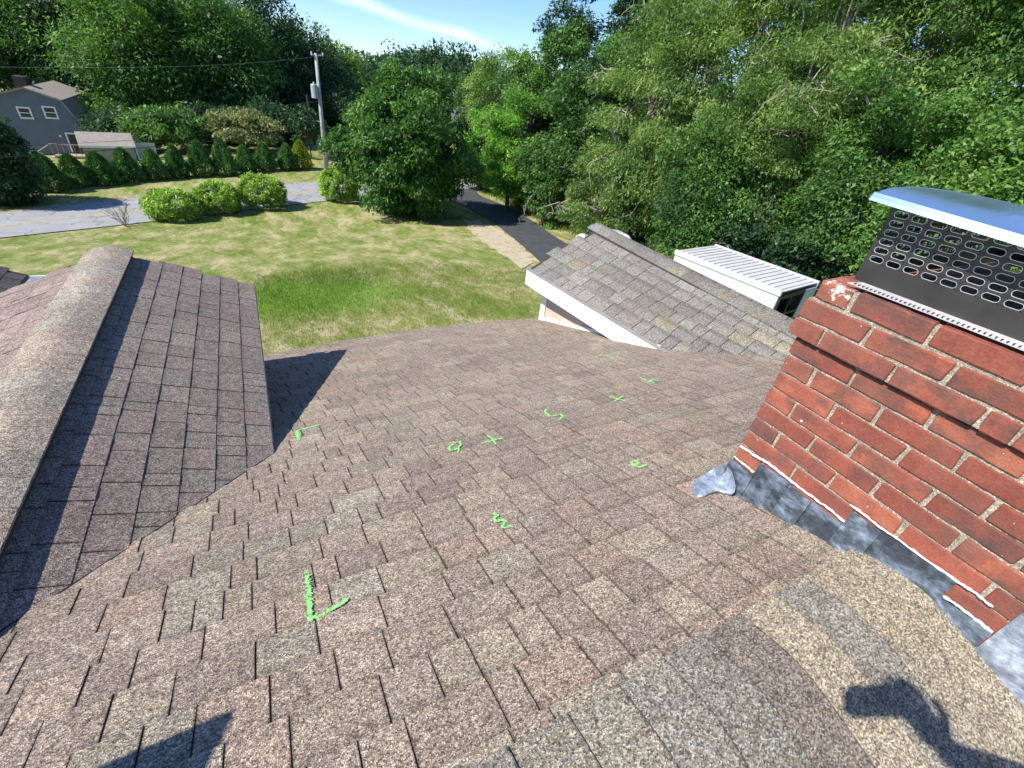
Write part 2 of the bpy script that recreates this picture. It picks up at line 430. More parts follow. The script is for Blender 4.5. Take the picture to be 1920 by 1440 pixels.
# ridge caps: short bent pieces lapping along the ridge
def cap_mesh(halfw, expo, th, sl1, sl2, nseg=10, crown=.03, lap=.03, back=None, flip=False):
    me = MB(); ys = np.linspace(-(back or halfw), halfw, nseg+1); prof = []
    for y in ys:
        z = -(math.sqrt(y*y+.0049)-.0)*(sl1 if y > 0 else sl2)
        prof.append((y, z+crown))
    n = len(me.v)
    for (x, dz) in (((0, .001), (expo+lap, th)) if flip else ((0, th), (expo+lap, .001))):
        for (y, z) in prof: me.v.append((x, y, z+dz))
    for (x, dz) in ((0, -.006), (expo+lap, -.008)):
        for (y, z) in prof: me.v.append((x, y, z+dz))
    k = nseg+1
    for i in range(nseg):
        me.f.append((n+i, n+k+i, n+k+i+1, n+i+1)); me.f.append((n+2*k+i, n+2*k+i+1, n+3*k+i+1, n+3*k+i))
        me.f.append((n+i, n+i+1, n+2*k+i+1, n+2*k+i)); me.f.append((n+k+i, n+3*k+i, n+3*k+i+1, n+k+i+1))
    me.f.append((n, n+2*k, n+3*k, n+k)); me.f.append((n+k-1, n+2*k-1, n+4*k-1, n+3*k-1))
    m_ = me.mesh('ridge_cap', M_sh, smooth=False); at_ = m_.attributes.new('uu', 'FLOAT_VECTOR', 'POINT')
    for q_, v_ in enumerate(m_.vertices): at_.data[q_].vector = ((v_.co.x+1, expo+lap-v_.co.x, 1) if flip else (v_.co.x, 1, 1))
    return m_
CAP_T = [((.225, .205, .172), 3), ((.205, .178, .158), 3), ((.198, .190, .168), 3), ((.275, .243, .190), 2.5)]
cm = cap_mesh(.165, .14, .006, SL, SL, 18, .026, .03, back=.46, flip=True)
x = -3.4
while x < 3.9:
    if not (CHX+.0 < x+.07 < CHX1):
        o = link('ridge_cap', cm, None, main_roof, (x, RY, -ZR+.004)); o.rotation_euler = (0, 0, random.gauss(0, .012)); o.color = (*shade(pick(CAP_T)), 1)
    elif x < CHX+.14:
        pass
    x += .14

# ------------------------------------------------------------ left dormer
dormer = empty('dormer'); hp(dormer)
mb = MB()
def gable_shell(mb, yb):
    t = .03
    for s in (-1, 1):
        xe = DRX+s*(DX-DRX)
        P = [(DRX, yb, DRZ-.006), (DRX, DYF, DRZ-.006), (xe, DYF, DZ-.006), (xe, yb, DZ-.006)]
        if s > 0: P = P[::-1]
        P = P if s < 0 else P
        mb.hexa([(a, b_, c-t) for a, b_, c in P], P)
gable_shell(mb, -.3)
sub(mb.build('dormer_deck', M_under), dormer)
mb = MB()   # cheek walls and front wall
mb.prism([(DX-.1, y, z) for y, z in ((2.2, roof_z(2.2)-.1), (DYF-.08, roof_z(DYF)-.3), (DYF-.08, DZ-.0), (1.5, DZ-.0))], (-.05, 0, 0))
mb.prism([(2*DRX-DX+.1, y, z) for y, z in ((2.2, roof_z(2.2)-.1), (DYF-.08, roof_z(DYF)-.3), (DYF-.08, DZ-.0), (1.5, DZ-.0))], (.05, 0, 0))
mb.prism([(DX-.1, DYF-.08, DZ), (DX-.1, DYF-.08, -3.2), (2*DRX-DX+.1, DYF-.08, -3.2), (2*DRX-DX+.1, DYF-.08, DZ), (DRX, DYF-.08, DRZ-.06)], (0, -.05, 0))
sub(mb.build('dormer_wall', M_siding), dormer)
mb = MB(); mb.box(DX-.012, DX+.004, 1.95, DYF+.004, DZ-.05, DZ-.008)
sub(mb.build('drip_edge', simple('grey_drip_edge', (.35, .37, .37), .5, .3)), dormer)
dlen = math.hypot(DX-DRX, DRZ-DZ); nd = 7; de = (dlen-.06)/nd
drows = []
rup = Vector((-(DX-DRX), 0, DRZ-DZ)).normalized()
def mk_d(k, s):
    base = Vector((DX if s > 0 else 2*DRX-DX, 0, DZ)); up = Vector((rup.x*s, 0, rup.z))
    def fr(u):
        y = u if s > 0 else -u
        p = base+up*(k*de)+Vector((0, y, 0)); return p, Vector((0, s*1.0, 0)), up
    return fr
def keep_d(c):
    return c.z > roof_z(c.y)-.10 and c.y < DYF-.0 and c.y > -.1
for k in range(nd):
    drows.append((mk_d(k, 1), .2, DYF-.02, de+.025))
lay(drows, keep_d, DORM_T, dormer, 110, big, ths=(1, 1, 1, 0), wset=(2, 3, 3, 4, 4, 5, 0))
lay([(mk_d(k, -1), -DYF, -.2, de+.025) for k in range(nd)], keep_d, [((.23, .18, .168), 3), ((.21, .17, .155), 2)], dormer, 0, big)
# thick vented ridge caps
cm2 = cap_mesh(.143, .15, .003, DS, DS, 16, .056, .03)
y = -.05; k = 0
while y < DYF-.12:
    o = link('ridge_cap', cm2, None, dormer, (DRX, min(y+.15+.03, DYF+.01), DRZ+.004)); o.rotation_euler = (0, 0, -math.pi/2)
    o.color = (*shade(random.choice([(.268, .228, .193), (.255, .230, .198), (.272, .226, .192), (.245, .226, .196)])), 1); y += .15; k += 1
mb = MB()
for s in (-1, 1):       # vent strip that lifts the caps
    P = [(DRX, -.2, DRZ+.006), (DRX, DYF-.01, DRZ+.006), (DRX+s*.128, DYF-.01, DRZ+.006-.128*DS), (DRX+s*.128, -.2, DRZ+.006-.128*DS)]
    if s > 0: P = P[::-1]
    mb.hexa([(a, b_, c-.012) for a, b_, c in P], [(a, b_, c+.012) for a, b_, c in P])
sub(mb.build('ridge_vent', M_under), dormer)
mb = MB()    # near-black tube along the valley
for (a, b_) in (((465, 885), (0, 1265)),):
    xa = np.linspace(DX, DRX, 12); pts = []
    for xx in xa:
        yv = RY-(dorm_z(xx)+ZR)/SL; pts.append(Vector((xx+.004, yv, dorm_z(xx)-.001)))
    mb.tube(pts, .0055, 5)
sub(mb.build('valley_line', simple('valley_line_dark', (.02, .02, .02), .8)), dormer)

# ------------------------------------------------------------ right wing
wing = empty('garage_wing'); hp(wing)
mb = MB()
ysw = np.linspace(-1.5, WYF, 9)
for i in range(8):
    a, b_ = ysw[i], ysw[i+1]
    P = [(wxe(b_), b_, WZE-.006), (wxe(a), a, WZE-.006), (wxr(a), a, wzr(a)-.006), (wxr(b_), b_, wzr(b_)-.006)]
    mb.hexa([(p[0], p[1], p[2]-.03) for p in P], P)
    P = [(wxr(b_), b_, wzr(b_)-.006), (wxr(a), a, wzr(a)-.006), (wxr(a)+1.6, a, wing_z(wxr(a)+1.6, a)-.006), (wxr(b_)+1.6, b_, wing_z(wxr(b_)+1.6, b_)-.006)]
    mb.hexa([(p[0], p[1], p[2]-.03) for p in P], P)
sub(mb.build('wing_deck', M_under), wing)
# fascia and gutter board, corner board, siding, base trim
mb = MB(); yn = float(Wf[1])-.35
mb.hexa([(wxe(yn)-.03, yn, WZE-.215), (wxe(yn), yn, WZE-.215), (wxe(WYF), WYF, WZE-.20), (wxe(WYF)-.03, WYF, WZE-.20)],
        [(wxe(yn)-.03, yn, WZE-.008), (wxe(yn), yn, WZE-.008), (wxe(WYF), WYF, WZE-.008), (wxe(WYF)-.03, WYF, WZE-.008)])
sub(mb.build('fascia', M_white), wing)
mb = MB(); mb.hexa([(wxe(yn)-.04, yn, WZE-.012), (wxe(yn)+.02, yn, WZE-.012), (wxe(WYF)+.02, WYF+.01, WZE-.012), (wxe(WYF)-.04, WYF+.01, WZE-.012)],
        [(wxe(yn)-.04, yn, WZE+.001), (wxe(yn)+.02, yn, WZE+.001), (wxe(WYF)+.02, WYF+.01, WZE+.001), (wxe(WYF)-.04, WYF+.01, WZE+.001)])
sub(mb.build('drip_edge', simple('brown_drip_edge', (.30, .27, .26), .5)), wing)
mb = MB(); mb.hexa([(wxe(yn), yn, WZE-.205), (3.22, yn, WZE-.205), (3.22, WYF, WZE-.195), (wxe(WYF), WYF, WZE-.195)],
        [(wxe(yn), yn, WZE-.19), (3.22, yn, WZE-.19), (3.22, WYF, WZE-.18), (wxe(WYF), WYF, WZE-.18)])
sub(mb.build('soffit', M_white), wing)
WX = 3.16; WYW = float(onroof(1018, 598)[1])
mb = MB(); mb.box(WX, WX+.1, -1, WYW-.01, -5.3, WZE-.21); mb.box(WX+.1, 5.0, WYW-.11, WYW-.02, -5.3, WZE-.1)
mb.prism([(WX+.1, WYW-.02, WZE-.1), (4.9, WYW-.02, WZE-.1), (wxr(WYW), WYW-.02, WZR-.05)], (0, -.08, 0))
sub(mb.build('wing_wall', M_siding), wing)
z = -2.62; k = 0
while z < WZE-.22:
    mb = MB(); mb.hexa([(WX-.014, .9, z), (WX-.001, .9, z), (WX-.001, WYW-.09, z), (WX-.014, WYW-.09, z)],
                       [(WX-.004, .9, z+.1), (WX-.001, .9, z+.1), (WX-.001, WYW-.09, z+.1), (WX-.004, WYW-.09, z+.1)])
    sub(mb.build('siding_board', M_siding), wing); z += .102
mb = MB(); mb.box(WX-.03, WX+.03, WYW-.09, WYW+.02, -3.3, WZE-.2); sub(mb.build('corner_board', M_white), wing)
mb = MB(); ya, yb = WYW, 2.6
mb.hexa([(WX-.035, yb, roof_z(yb)-.01), (WX-.016, yb, roof_z(yb)-.01), (WX-.016, ya, roof_z(ya)-.01), (WX-.035, ya, roof_z(ya)-.01)],
        [(WX-.035, yb, roof_z(yb)+.04), (WX-.016, yb, roof_z(yb)+.04), (WX-.016, ya, roof_z(ya)+.04), (WX-.035, ya, roof_z(ya)+.04)])
sub(mb.build('base_trim', M_white), wing)
# wing shingles, ridge caps
nw = 7; wrows = []
def mk_w(k):
    f = k/nw
    def P(y): return Vector((wxe(y)+(wxr(y)-wxe(y))*f, y, WZE+(wzr(y)-WZE)*f))
    def fr(u):
        y = -u; p = P(y); q = P(y-.1); ax = (q-p).normalized()
        d = Vector((wxr(y)-wxe(y), 0, WZR-WZE)).normalized(); d = (d-ax*d.dot(ax)).normalized(); return p, ax, d
    return fr
wl = math.hypot(WXR0-WXE0, WZR-WZE)
def keep_w(c):
    return c.z > roof_z(c.y)-.10 and c.y < WYF
for k in range(nw): wrows.append((mk_w(k), -WYF+.02, 1.2, wl/nw+.02))
lay(wrows, keep_w, WING_T, wing, 90, big, ths=(0, 0, 1), wset=(2, 3, 4, 5, 5, 6, 7))
cm3 = cap_mesh(.15, .20, .005, .486, .486, 10, .040, .03)
y = -1.0
while y < WYF-.05:
    o = link('ridge_cap', cm3, None, wing, (wxr(y+.23), y+.23, wzr(y+.23)+.0)); o.rotation_euler = (0, .040, -math.pi/2+math.atan(kR))
    o.color = (*shade(random.choice([(.17, .165, .155), (.185, .17, .145), (.155, .15, .145)])), 1); y += .2
mb = MB()
mb.hexa([(wxr(-1)-.15, -1, wzr(-1)-.095), (wxr(-1)-.13, -1, wzr(-1)-.095), (wxr(WYF)-.13, WYF, WZR-.095), (wxr(WYF)-.15, WYF, WZR-.095)],
        [(wxr(-1)-.15, -1, wzr(-1)-.056), (wxr(-1)-.13, -1, wzr(-1)-.050), (wxr(WYF)-.13, WYF, WZR-.050), (wxr(WYF)-.15, WYF, WZR-.062)])
sub(mb.build('ridge_underlay', M_under), wing)

# small front gable at the far left with a white gutter
lg = empty('entry_gable'); hp(lg)
p0 = onZ(52, 514, -2.2); gx, gy = float(p0[0]), float(p0[1])
rows_l = []
def mk_l(k):
    def fr(u): return Vector((gx, 0, -2.2))+Vector((-1, 0, .42)).normalized()*(k*.137)+Vector((0, u, 0)), Vector((0, 1, 0)), Vector((-1, 0, .42)).normalized()
    return fr
lay([(mk_l(k), 4.0, gy-.05, .16) for k in range(9)], lambda c: c.y < gy, [((.085, .075, .08), 2), ((.07, .066, .07), 2)], lg, 0, big)
mb = MB(); P = [(gx, 3.8, -2.206), (gx, gy, -2.206), (gx-1.2, gy, -1.702), (gx-1.2, 3.8, -1.702)]
mb.hexa([(a, b_, c-.03) for a, b_, c in P], P); sub(mb.build('gable_deck', M_under), lg)
mb = MB(); g1 = .13
mb.box(gx+.0, gx+.012, 3.8, gy, -2.33, -2.23); mb.box(gx+.012, gx+g1, 3.8, gy, -2.33, -2.318); mb.box(gx+g1, gx+g1+.014, 3.8, gy, -2.33, -2.22)
mb.box(gx+.012, gx+g1, gy-.014, gy, -2.318, -2.22); mb.box(gx+.012, gx+g1, gy-.35, gy-.33, -2.25, -2.235)
sub(mb.build('gutter', M_white), lg)
mb = MB(); mb.box(gx-1.2, gx-.2, 3.8, gy-.25, -5.4, -2.25); sub(mb.build('gable_wall', M_siding), lg)
# house walls below the eaves
mb = MB(); mb.box(-6.5, 3.1, -4.2, 4.3, -5.45, -2.75); hp(mb.build('wall', M_siding))
mb = MB(); mb.box(-7, WX-.05, 4.3, 4.34, -2.78, -2.68); hp(mb.build('front_fascia', M_white))
# an added shadow caster, built further below, stands out of view at the left


# ------------------------------------------------------------ chimney
chim = empty('chimney'); hp(chim)
RH = .0677; BT = -.393          # course height, top of the topmost course
brick_var = []
for i in range(10):
    for L in (.203, .098, .06, .15):
        bm = bmesh.new(); bmesh.ops.create_cube(bm, size=1)
        for v in bm.verts:
            v.co.x *= .095; v.co.y *= L-.0005; v.co.z *= .0588
            v.co += Vector((random.uniform(-.0015, .0015), random.uniform(-.0025, .0025), random.uniform(-.0018, .0018)))
        bmesh.ops.subdivide_edges(bm, edges=[e for e in bm.edges if abs(e.verts[0].co.y-e.verts[1].co.y) > .04], cuts=2)
        bmesh.ops.bevel(bm, geom=list(bm.edges), offset=.0032, segments=1, affect='EDGES', clamp_overlap=True)
        for v in bm.verts: v.co += Vector((random.uniform(-.0008, .0008), random.uniform(-.0015, .0015), random.uniform(-.0016, .0016)))
        me = bpy.data.meshes.new('brick'); bm.to_mesh(me); bm.free(); me.materials.append(M_brick); brick_var.append((L, me))
def put_brick(cx, cy, cz, L, rot, col, sooty):
    me = random.choice([m_ for l, m_ in brick_var if abs(l-L) < .02])
    o = bpy.data.objects.new('brick', me); COL.objects.link(o); o.parent = chim
    o.location = (cx, cy, cz); o.rotation_euler = (random.gauss(0, .004), random.gauss(0, .004), rot+random.gauss(0, .004)); o.color = (*col, sooty); return o
PITCH = .2025
# bond of the sunlit face, from the far corner towards the near one (h header, s stretcher, c closer)
BOND = {0: 'hsssh', 1: 'sschs', 2: 'hscss', 3: 'ssss', 4: 'hsssh', 5: 'ssss', 6: 'hsssh', 7: 'ssss', 8: 'hsssh', 9: 'ssss', 10: 'hsssh', 11: 'ssss', 12: 'hsssh'}
BOND[1] = 'ssscs'; BOND[2] = 'hsscs'
LN = {'h': .098, 's': .203, 'c': .06}
NR = 13
for r_ in range(NR):
    zt = BT-r_*RH; zc = zt-.0565/2-.004
    off = {0: .010, 1: .021, 2: .023}.get(r_, 0.0)
    y = CHY1+(off if r_ else .004)
    for ch in BOND[r_]:
        L = LN[ch]; g = .0104
        if r_ == 0: g = .012
        cy = y-L/2
        red = random.choice([(1, 1, 1), (1.08, 1.0, .95), (.92, .85, .85), (1.12, 1.15, 1.1), (.8, .78, .8), (1.15, 1.25, 1.2)])
        soot = random.choice([0, .3, .6, 1, .8, .3]) if r_ < 8 else random.choice([0, 0, .3, .6])
        if r_ == 6 and ch == 'h': soot = .9
        if r_ == 10 and ch == 'h': red = (1.35, 1.3, 1.2); soot = 0
        if r_ == 8 and y > .7: red = (.7, .75, .8); soot = .9
        if cy-L/2 > CHY0-.12:
            ob_ = put_brick(CHX-off+.0475, min(cy, cy), zc, L, 0, red, soot)
            if r_ == 0 and ch == 'h' and cy > .6: ob_.data = ob_.data.copy(); ob_.data.materials[0] = M_brickl
        y -= L+g
    # far (+Y) face
    x = CHX+.0-off+(.0 if BOND[r_][0] == 'h' else .105)
    x = CHX-off+(.106 if True else 0)
    while x < CHX1-.1:
        put_brick(x+.1015, CHY1+off-.0475, zc, .203, math.pi/2, shade((1, 1, 1), .8, 1.2), random.choice([0, .4, .8])); x += .2135
mb = MB()
def core(z0, z1, off): mb.box(CHX+.0065-off, CHX1, CHY0+.006, CHY1-.006+off, z0, z1)
core(BT-NR*RH-.1, BT-3*RH-.001, 0); core(BT-3*RH+.0065, BT-RH, .021); core(BT-RH, BT-.008, .010)
sub(mb.build('mortar', M_mortar), chim)
# stepped lead flashing, laid piece over piece against the brick
def prof(y):       # roof surface along the chimney face
    pts = [(-.6, -1.30), (-.3, -1.195), (-.138, -1.147), (-.074, -1.128), (.047, -1.098), (.141, -1.098), (.236, -1.122), (.315, -1.158), (.467, -1.214), (.636, -1.262), (.9, -1.352)]
    return float(np.interp(y, [p[0] for p in pts], [p[1] for p in pts]))
steps = [((1371, 858), (1412, 890)), ((1425, 869), (1483, 907)), ((1482, 909), (1520, 938)), ((1518, 938), (1584, 987)), ((1600, 958), (1652, 995)), ((1650, 995), (1794, 1088)), ((1764, 1116), (1862, 1187))]
for i, (a, b_) in enumerate(steps):
    A = onX(*a, CHX-.006); B = onX(*b_, CHX-.006); lay_ = .0065*((i+1) % 2)+.002
    ya, yb = float(A[1]), float(B[1]); 
    if i < len(steps)-1: yb -= .004
    mb = MB(); ny = 7; nzz = 4
    top = lambda y: float(A[2])+(float(B[2])-float(A[2]))*(ya-y)/(ya-yb)
    grid = []
    for q in range(ny+1):
        y = ya+(yb-ya)*q/ny
        for k in range(nzz+1):
            zt_, zb_ = top(y), prof(y)-.02
            z = zt_+(zb_-zt_)*k/nzz
            grid.append((CHX-.003-lay_-.012*(k/nzz)**2-.0022*noise.noise(Vector((y*22, z*22, i))), y, z))
    n = 0; mb.v = grid+[(g_[0]+.002, g_[1], g_[2]) for g_ in grid]; N0 = len(grid)
    for q in range(ny):
        for k in range(nzz):
            a_ = q*(nzz+1)+k; f = (a_, a_+1, a_+nzz+2, a_+nzz+1); mb.f.append(f); mb.f.append(tuple(N0+t for t in f[::-1]))
    per = [q*(nzz+1) for q in range(ny+1)]+[ny*(nzz+1)+k for k in range(1, nzz+1)]+[q*(nzz+1)+nzz for q in range(ny-1, -1, -1)]+[k for k in range(nzz-1, 0, -1)]
    for q in range(len(per)):
        a_, c_ = per[q], per[(q+1) % len(per)]; mb.f.append((a_, c_, c_+N0, a_+N0))
    tn = (.95, .72, 1.12, .78, 1.15, .72, 1.0)[i]; sub(mb.build('flashing', M_lead, smooth=False), chim).color = (tn, tn*.99, tn*1.03, 1)
# foot of the lead: a curled tongue in front of the far corner
tip = [(1372, 857), (1340, 874), (1314, 890), (1300, 902), (1296, 914), (1302, 925), (1314, 932), (1330, 924), (1348, 915), (1390, 936)]
hts = [.135, .075, .040, .026, .018, .014, .014, .018, .022, .016]
P = []
A0 = onX(1371, 858, CHX-.01)
for (p, h) in zip(tip, hts): P.append(np.array(onroof(*p, off=h)))
P[0] = np.array([CHX-.012, A0[1], A0[2]])
P = [P[0]]+[q_ for q_ in P[1:]]; ctr = np.array(onroof(1350, 896, off=.040))
mb = MB(); n = len(P); mb.v = [tuple(p) for p in P]+[tuple(ctr)]+[tuple(p-np.array([0, 0, .012])) for p in P]
for i in range(n): mb.f.append((i, (i+1) % n, n)); mb.f.append(((i+1) % n, i, n+1+i, n+1+(i+1) % n))
o = sub(mb.build('flashing_foot', M_lead2, smooth=True), chim)
sm = o.modifiers.new('sub', 'SUBSURF'); sm.levels = sm.render_levels = 2; sm.subdivision_type = 'CATMULL_CLARK'
# near corner wrapped in a lead sheet that runs down the back slope
mb = MB(); ny, nz2 = 10, 7; vv = []
for q in range(ny+1):
    y = CHY0-.0+(-.62)*q/ny
    for k in range(nz2+1):
        zb_ = prof(y)-.004; zt_ = -.80; z = zb_+(zt_-zb_)*k/nz2
        fl = .11*(1-k/nz2)**3
        vv.append((CHX-.008-fl*.15+.008*noise.noise(Vector((y*6, z*9, 3))), y, z))
mb.v = vv+[(a+.003, b_, c) for a, b_, c in vv]; N0 = len(vv)
for q in range(ny):
    for k in range(nz2):
        a_ = q*(nz2+1)+k; f = (a_, a_+1, a_+nz2+2, a_+nz2+1); mb.f.append(f[::-1]); mb.f.append(tuple(N0+t for t in f))
sub(mb.build('corner_apron', M_lead2, smooth=True), chim)
mb = MB(); mb.box(CHX+.004, CHX+.5, -.55, CHY0+.004, -1.5, -.8); sub(mb.build('shoulder', M_mortar), chim)
# white sealant beads
for pts, rr in (([(1377, 856), (1396, 872), (1413, 886)], .0045), ([(1388, 836), (1410, 851), (1440, 868), (1478, 898), (1520, 930), (1560, 958), (1590, 984)], .0058),
                ([(1594, 946), (1640, 981), (1680, 1008), (1730, 1045), (1795, 1090), (1830, 1113), (1862, 1138)], .005), ([(1768, 1117), (1800, 1138), (1830, 1162), (1861, 1186)], .006)):
    mb = MB(); P = [V3(onX(a, b_, CHX-.006)) for a, b_ in pts]; Q = []
    for i in range(len(P)-1):
        for t in np.linspace(0, 1, 6, endpoint=False): Q.append(P[i].lerp(P[i+1], t)+Vector((random.gauss(0, .0006), 0, random.gauss(0, .0009))))
    Q.append(P[-1]); mb.tube(Q, [rr*random.uniform(.45, 1.0) for _ in Q], 7)
    sub(mb.build('sealant', M_caulk, smooth=True), chim)

# chimney cap: perforated steel cage under a bright lid
cap = empty('chimney_cap'); hp(cap)
PX = 1.557; PB, PT = -.374, -.165; PY1 = .682; PY0 = -.02; PXB = 2.58
def slotted(name, uvs, u0, u1, z0, z1, place, thick):
    """wall with stadium slots: cells built as rings round each slot."""
    mb = MB(); cu, cz = .0456, .0247; hw, hh = .0099, .0075
    cols = int((u1-u0-.012)/cu); us = u0+.0065; rowsz = []
    z = -.3045
    while z+cz/2 < z1: rowsz.append(z); z += cz
    sta = []
    for k in range(-4, 5): sta.append((hw+hh*math.cos(k*math.pi/8), hh*math.sin(k*math.pi/8)))
    for k in range(4, 13): sta.append((-hw+hh*math.cos(k*math.pi/8), hh*math.sin(k*math.pi/8)))
    ns = len(sta)
    def outer(a, b_):     # project slot point to the cell rectangle
        s = max(abs(a)/(cu/2), abs(b_)/(cz/2)); return a/s, b_/s
    edge = MB()
    for ci in range(cols):
        uc = us+cu*(ci+.5)
        for zc in rowsz:
            out = [outer(a, b_) for a, b_ in sta]
            # make sure the four corners are present
            ring = []
            for i in range(ns):
                ring.append((out[i], sta[i])); nx = out[(i+1) % ns]
                if (abs(abs(out[i][0])-cu/2) < 1e-6) != (abs(abs(nx[0])-cu/2) < 1e-6):
                    cxn = (math.copysign(cu/2, nx[0] if abs(abs(nx[0])-cu/2) < 1e-6 else out[i][0]), math.copysign(cz/2, nx[1] if abs(abs(nx[1])-cz/2) < 1e-6 else out[i][1]))
                    ring.append((cxn, None))
            L = len(ring)
            for i in range(L):
                o1, s1 = ring[i]; o2, s2 = ring[(i+1) % L]
                pts = [o1, o2]+([s2] if s2 else [])+([s1] if s1 else [])
                if len(pts) < 3: continue
                mb.poly([place(uc+a, zc+b_, 0) for a, b_ in pts]); mb.poly([place(uc+a, zc+b_, thick) for a, b_ in pts[::-1]])
            for i in range(ns):
                a, b2 = sta[i], sta[(i+1) % ns]
                edge.poly([place(uc+a[0], zc+a[1], 0), place(uc+b2[0], zc+b2[1], 0), place(uc+b2[0], zc+b2[1], thick), place(uc+a[0], zc+a[1], thick)])
                e1 = 1.10
                edge.poly([place(uc+a[0]*1.06, zc+a[1]*1.16, -.0006), place(uc+b2[0]*1.06, zc+b2[1]*1.16, -.0006), place(uc+b2[0], zc+b2[1], -.0006), place(uc+a[0], zc+a[1], -.0006)])
    zt = rowsz[-1]+cz/2; zb = rowsz[0]-cz/2; ue = us+cu*cols
    def slab(ua, ub, za, zc_):
        mb.hexa([place(ua, za, 0), place(ub, za, 0), place(ub, za, thick), place(ua, za, thick)], [place(ua, zc_, 0), place(ub, zc_, 0), place(ub, zc_, thick), place(ua, zc_, thick)])
    slab(u0, u1, z0, zb); slab(u0, u1, zt, z1); slab(u0, us, zb, zt); slab(ue, u1, zb, zt)
    pn = sub(mb.build(name, M_cage), cap); ed = sub(edge.build('slot_rim', M_edge), cap)
    return pn
slotted('cage_panel', 0, 0, PY1-PY0, PB, PT, lambda u, z, t: (PX+t, PY1-u, z), .002)
slotted('cage_panel', 0, 0, PXB-PX-.005, PB, PT, lambda u, z, t: (PX+.004+u, PY1-t, z), .002)
slotted('cage_panel', 0, 0, PY1-PY0, PB, PT, lambda u, z, t: (PXB-t, PY1-u, z), .002)
slotted('cage_panel', 0, 0, PXB-PX-.005, PB, PT, lambda u, z, t: (PX+.004+u, PY0+t, z), .002)
mb = MB()   # turned out foot of the cage, bright galvanised strip
mb.hexa([(1.532, -.05, -.3855), (PX+.002, -.05, -.3855), (PX+.002, PY1-.03, -.3855), (1.532, PY1-.0, -.3855)], [(1.532, -.05, -.383), (PX-.001, -.05, -.374), (PX-.001, PY1-.03, -.374), (1.532, PY1-.0, -.383)])
sub(mb.build('base_strip', M_edge), cap)
for i in range(46):
    pass
mb = MB()
for i in range(60):
    y = PY1-.02-i*.0115
    mb.box(1.5325, 1.550, y-.0016, y+.0016, -.3825, -.3785)
o = sub(mb.build('strip_crimp', M_cage), cap); o['kind'] = 'stuff'
# lid
mb = MB(); LX0, LX1, LY1, LY0 = 1.47, 2.62, .705, -.12; nx_, ny_ = 14, 12
def lidz(x, y): 
    return -.1345-.053*(LY1-y)-.060*((x-LX0)/1.1)**1.5+.024*(1-math.exp(-(x-LX0)*13))+.012*math.sin(math.pi*(x-LX0)/(LX1-LX0))*math.sin(math.pi*(y-LY0)/(LY1-LY0))
g_ = []
for i in range(nx_+1):
    for j in range(ny_+1):
        x = LX0+(LX1-LX0)*i/nx_; y = LY1+(LY0-LY1)*j/ny_; g_.append((x, y, lidz(x, y)))
mb.v = g_+[(a, b_, c-.004) for a, b_, c in g_]; N0 = len(g_)
for i in range(nx_):
    for j in range(ny_):
        a_ = i*(ny_+1)+j; f = (a_, a_+1, a_+ny_+2, a_+ny_+1); mb.f.append(f[::-1]); mb.f.append(tuple(N0+t for t in f))
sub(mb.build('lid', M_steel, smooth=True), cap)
mb = MB()
def rim(p, q, d):
    a = Vector((p[0], p[1], lidz(*p)+.0015)); b_ = Vector((q[0], q[1], lidz(*q)+.0015)); n = 8
    for i in range(n):
        u0 = Vector(((p[0]+(q[0]-p[0])*i/n), (p[1]+(q[1]-p[1])*i/n), 0)); u1 = Vector(((p[0]+(q[0]-p[0])*(i+1)/n), (p[1]+(q[1]-p[1])*(i+1)/n), 0))
        z0_, z1_ = lidz(u0.x, u0.y)+.0012, lidz(u1.x, u1.y)+.0012; d_ = Vector(d)
        for (ta, tb, o1, o2) in ((0, .009, 0, .0035), (.0095, .020, .0038, .0085)):
            A = [u0+d_*o2+Vector((0, 0, z0_-tb)), u1+d_*o2+Vector((0, 0, z1_-tb)), u1+d_*(-.004)+Vector((0, 0, z1_-tb)), u0+d_*(-.004)+Vector((0, 0, z0_-tb))]
            B = [u0+d_*o1+Vector((0, 0, z0_-ta)), u1+d_*o1+Vector((0, 0, z1_-ta)), u1+d_*(-.004)+Vector((0, 0, z1_-ta)), u0+d_*(-.004)+Vector((0, 0, z0_-ta))]; mb.hexa(A, B)
rim((LX0, LY1), (LX0, LY0), (-1, 0, 0)); rim((LX0, LY1), (LX1, LY1), (0, 1, 0)); rim((LX1, LY1), (LX1, LY0), (1, 0, 0)); rim((LX0, LY0), (LX1, LY0), (0, -1, 0))
M_rim = simple('lid_rim_metal', (.24, .35, .43), .36, 1.0, .05, 5)  # reflected sky tinted into the rim colour too
sub(mb.build('lid_rim', M_rim), cap)

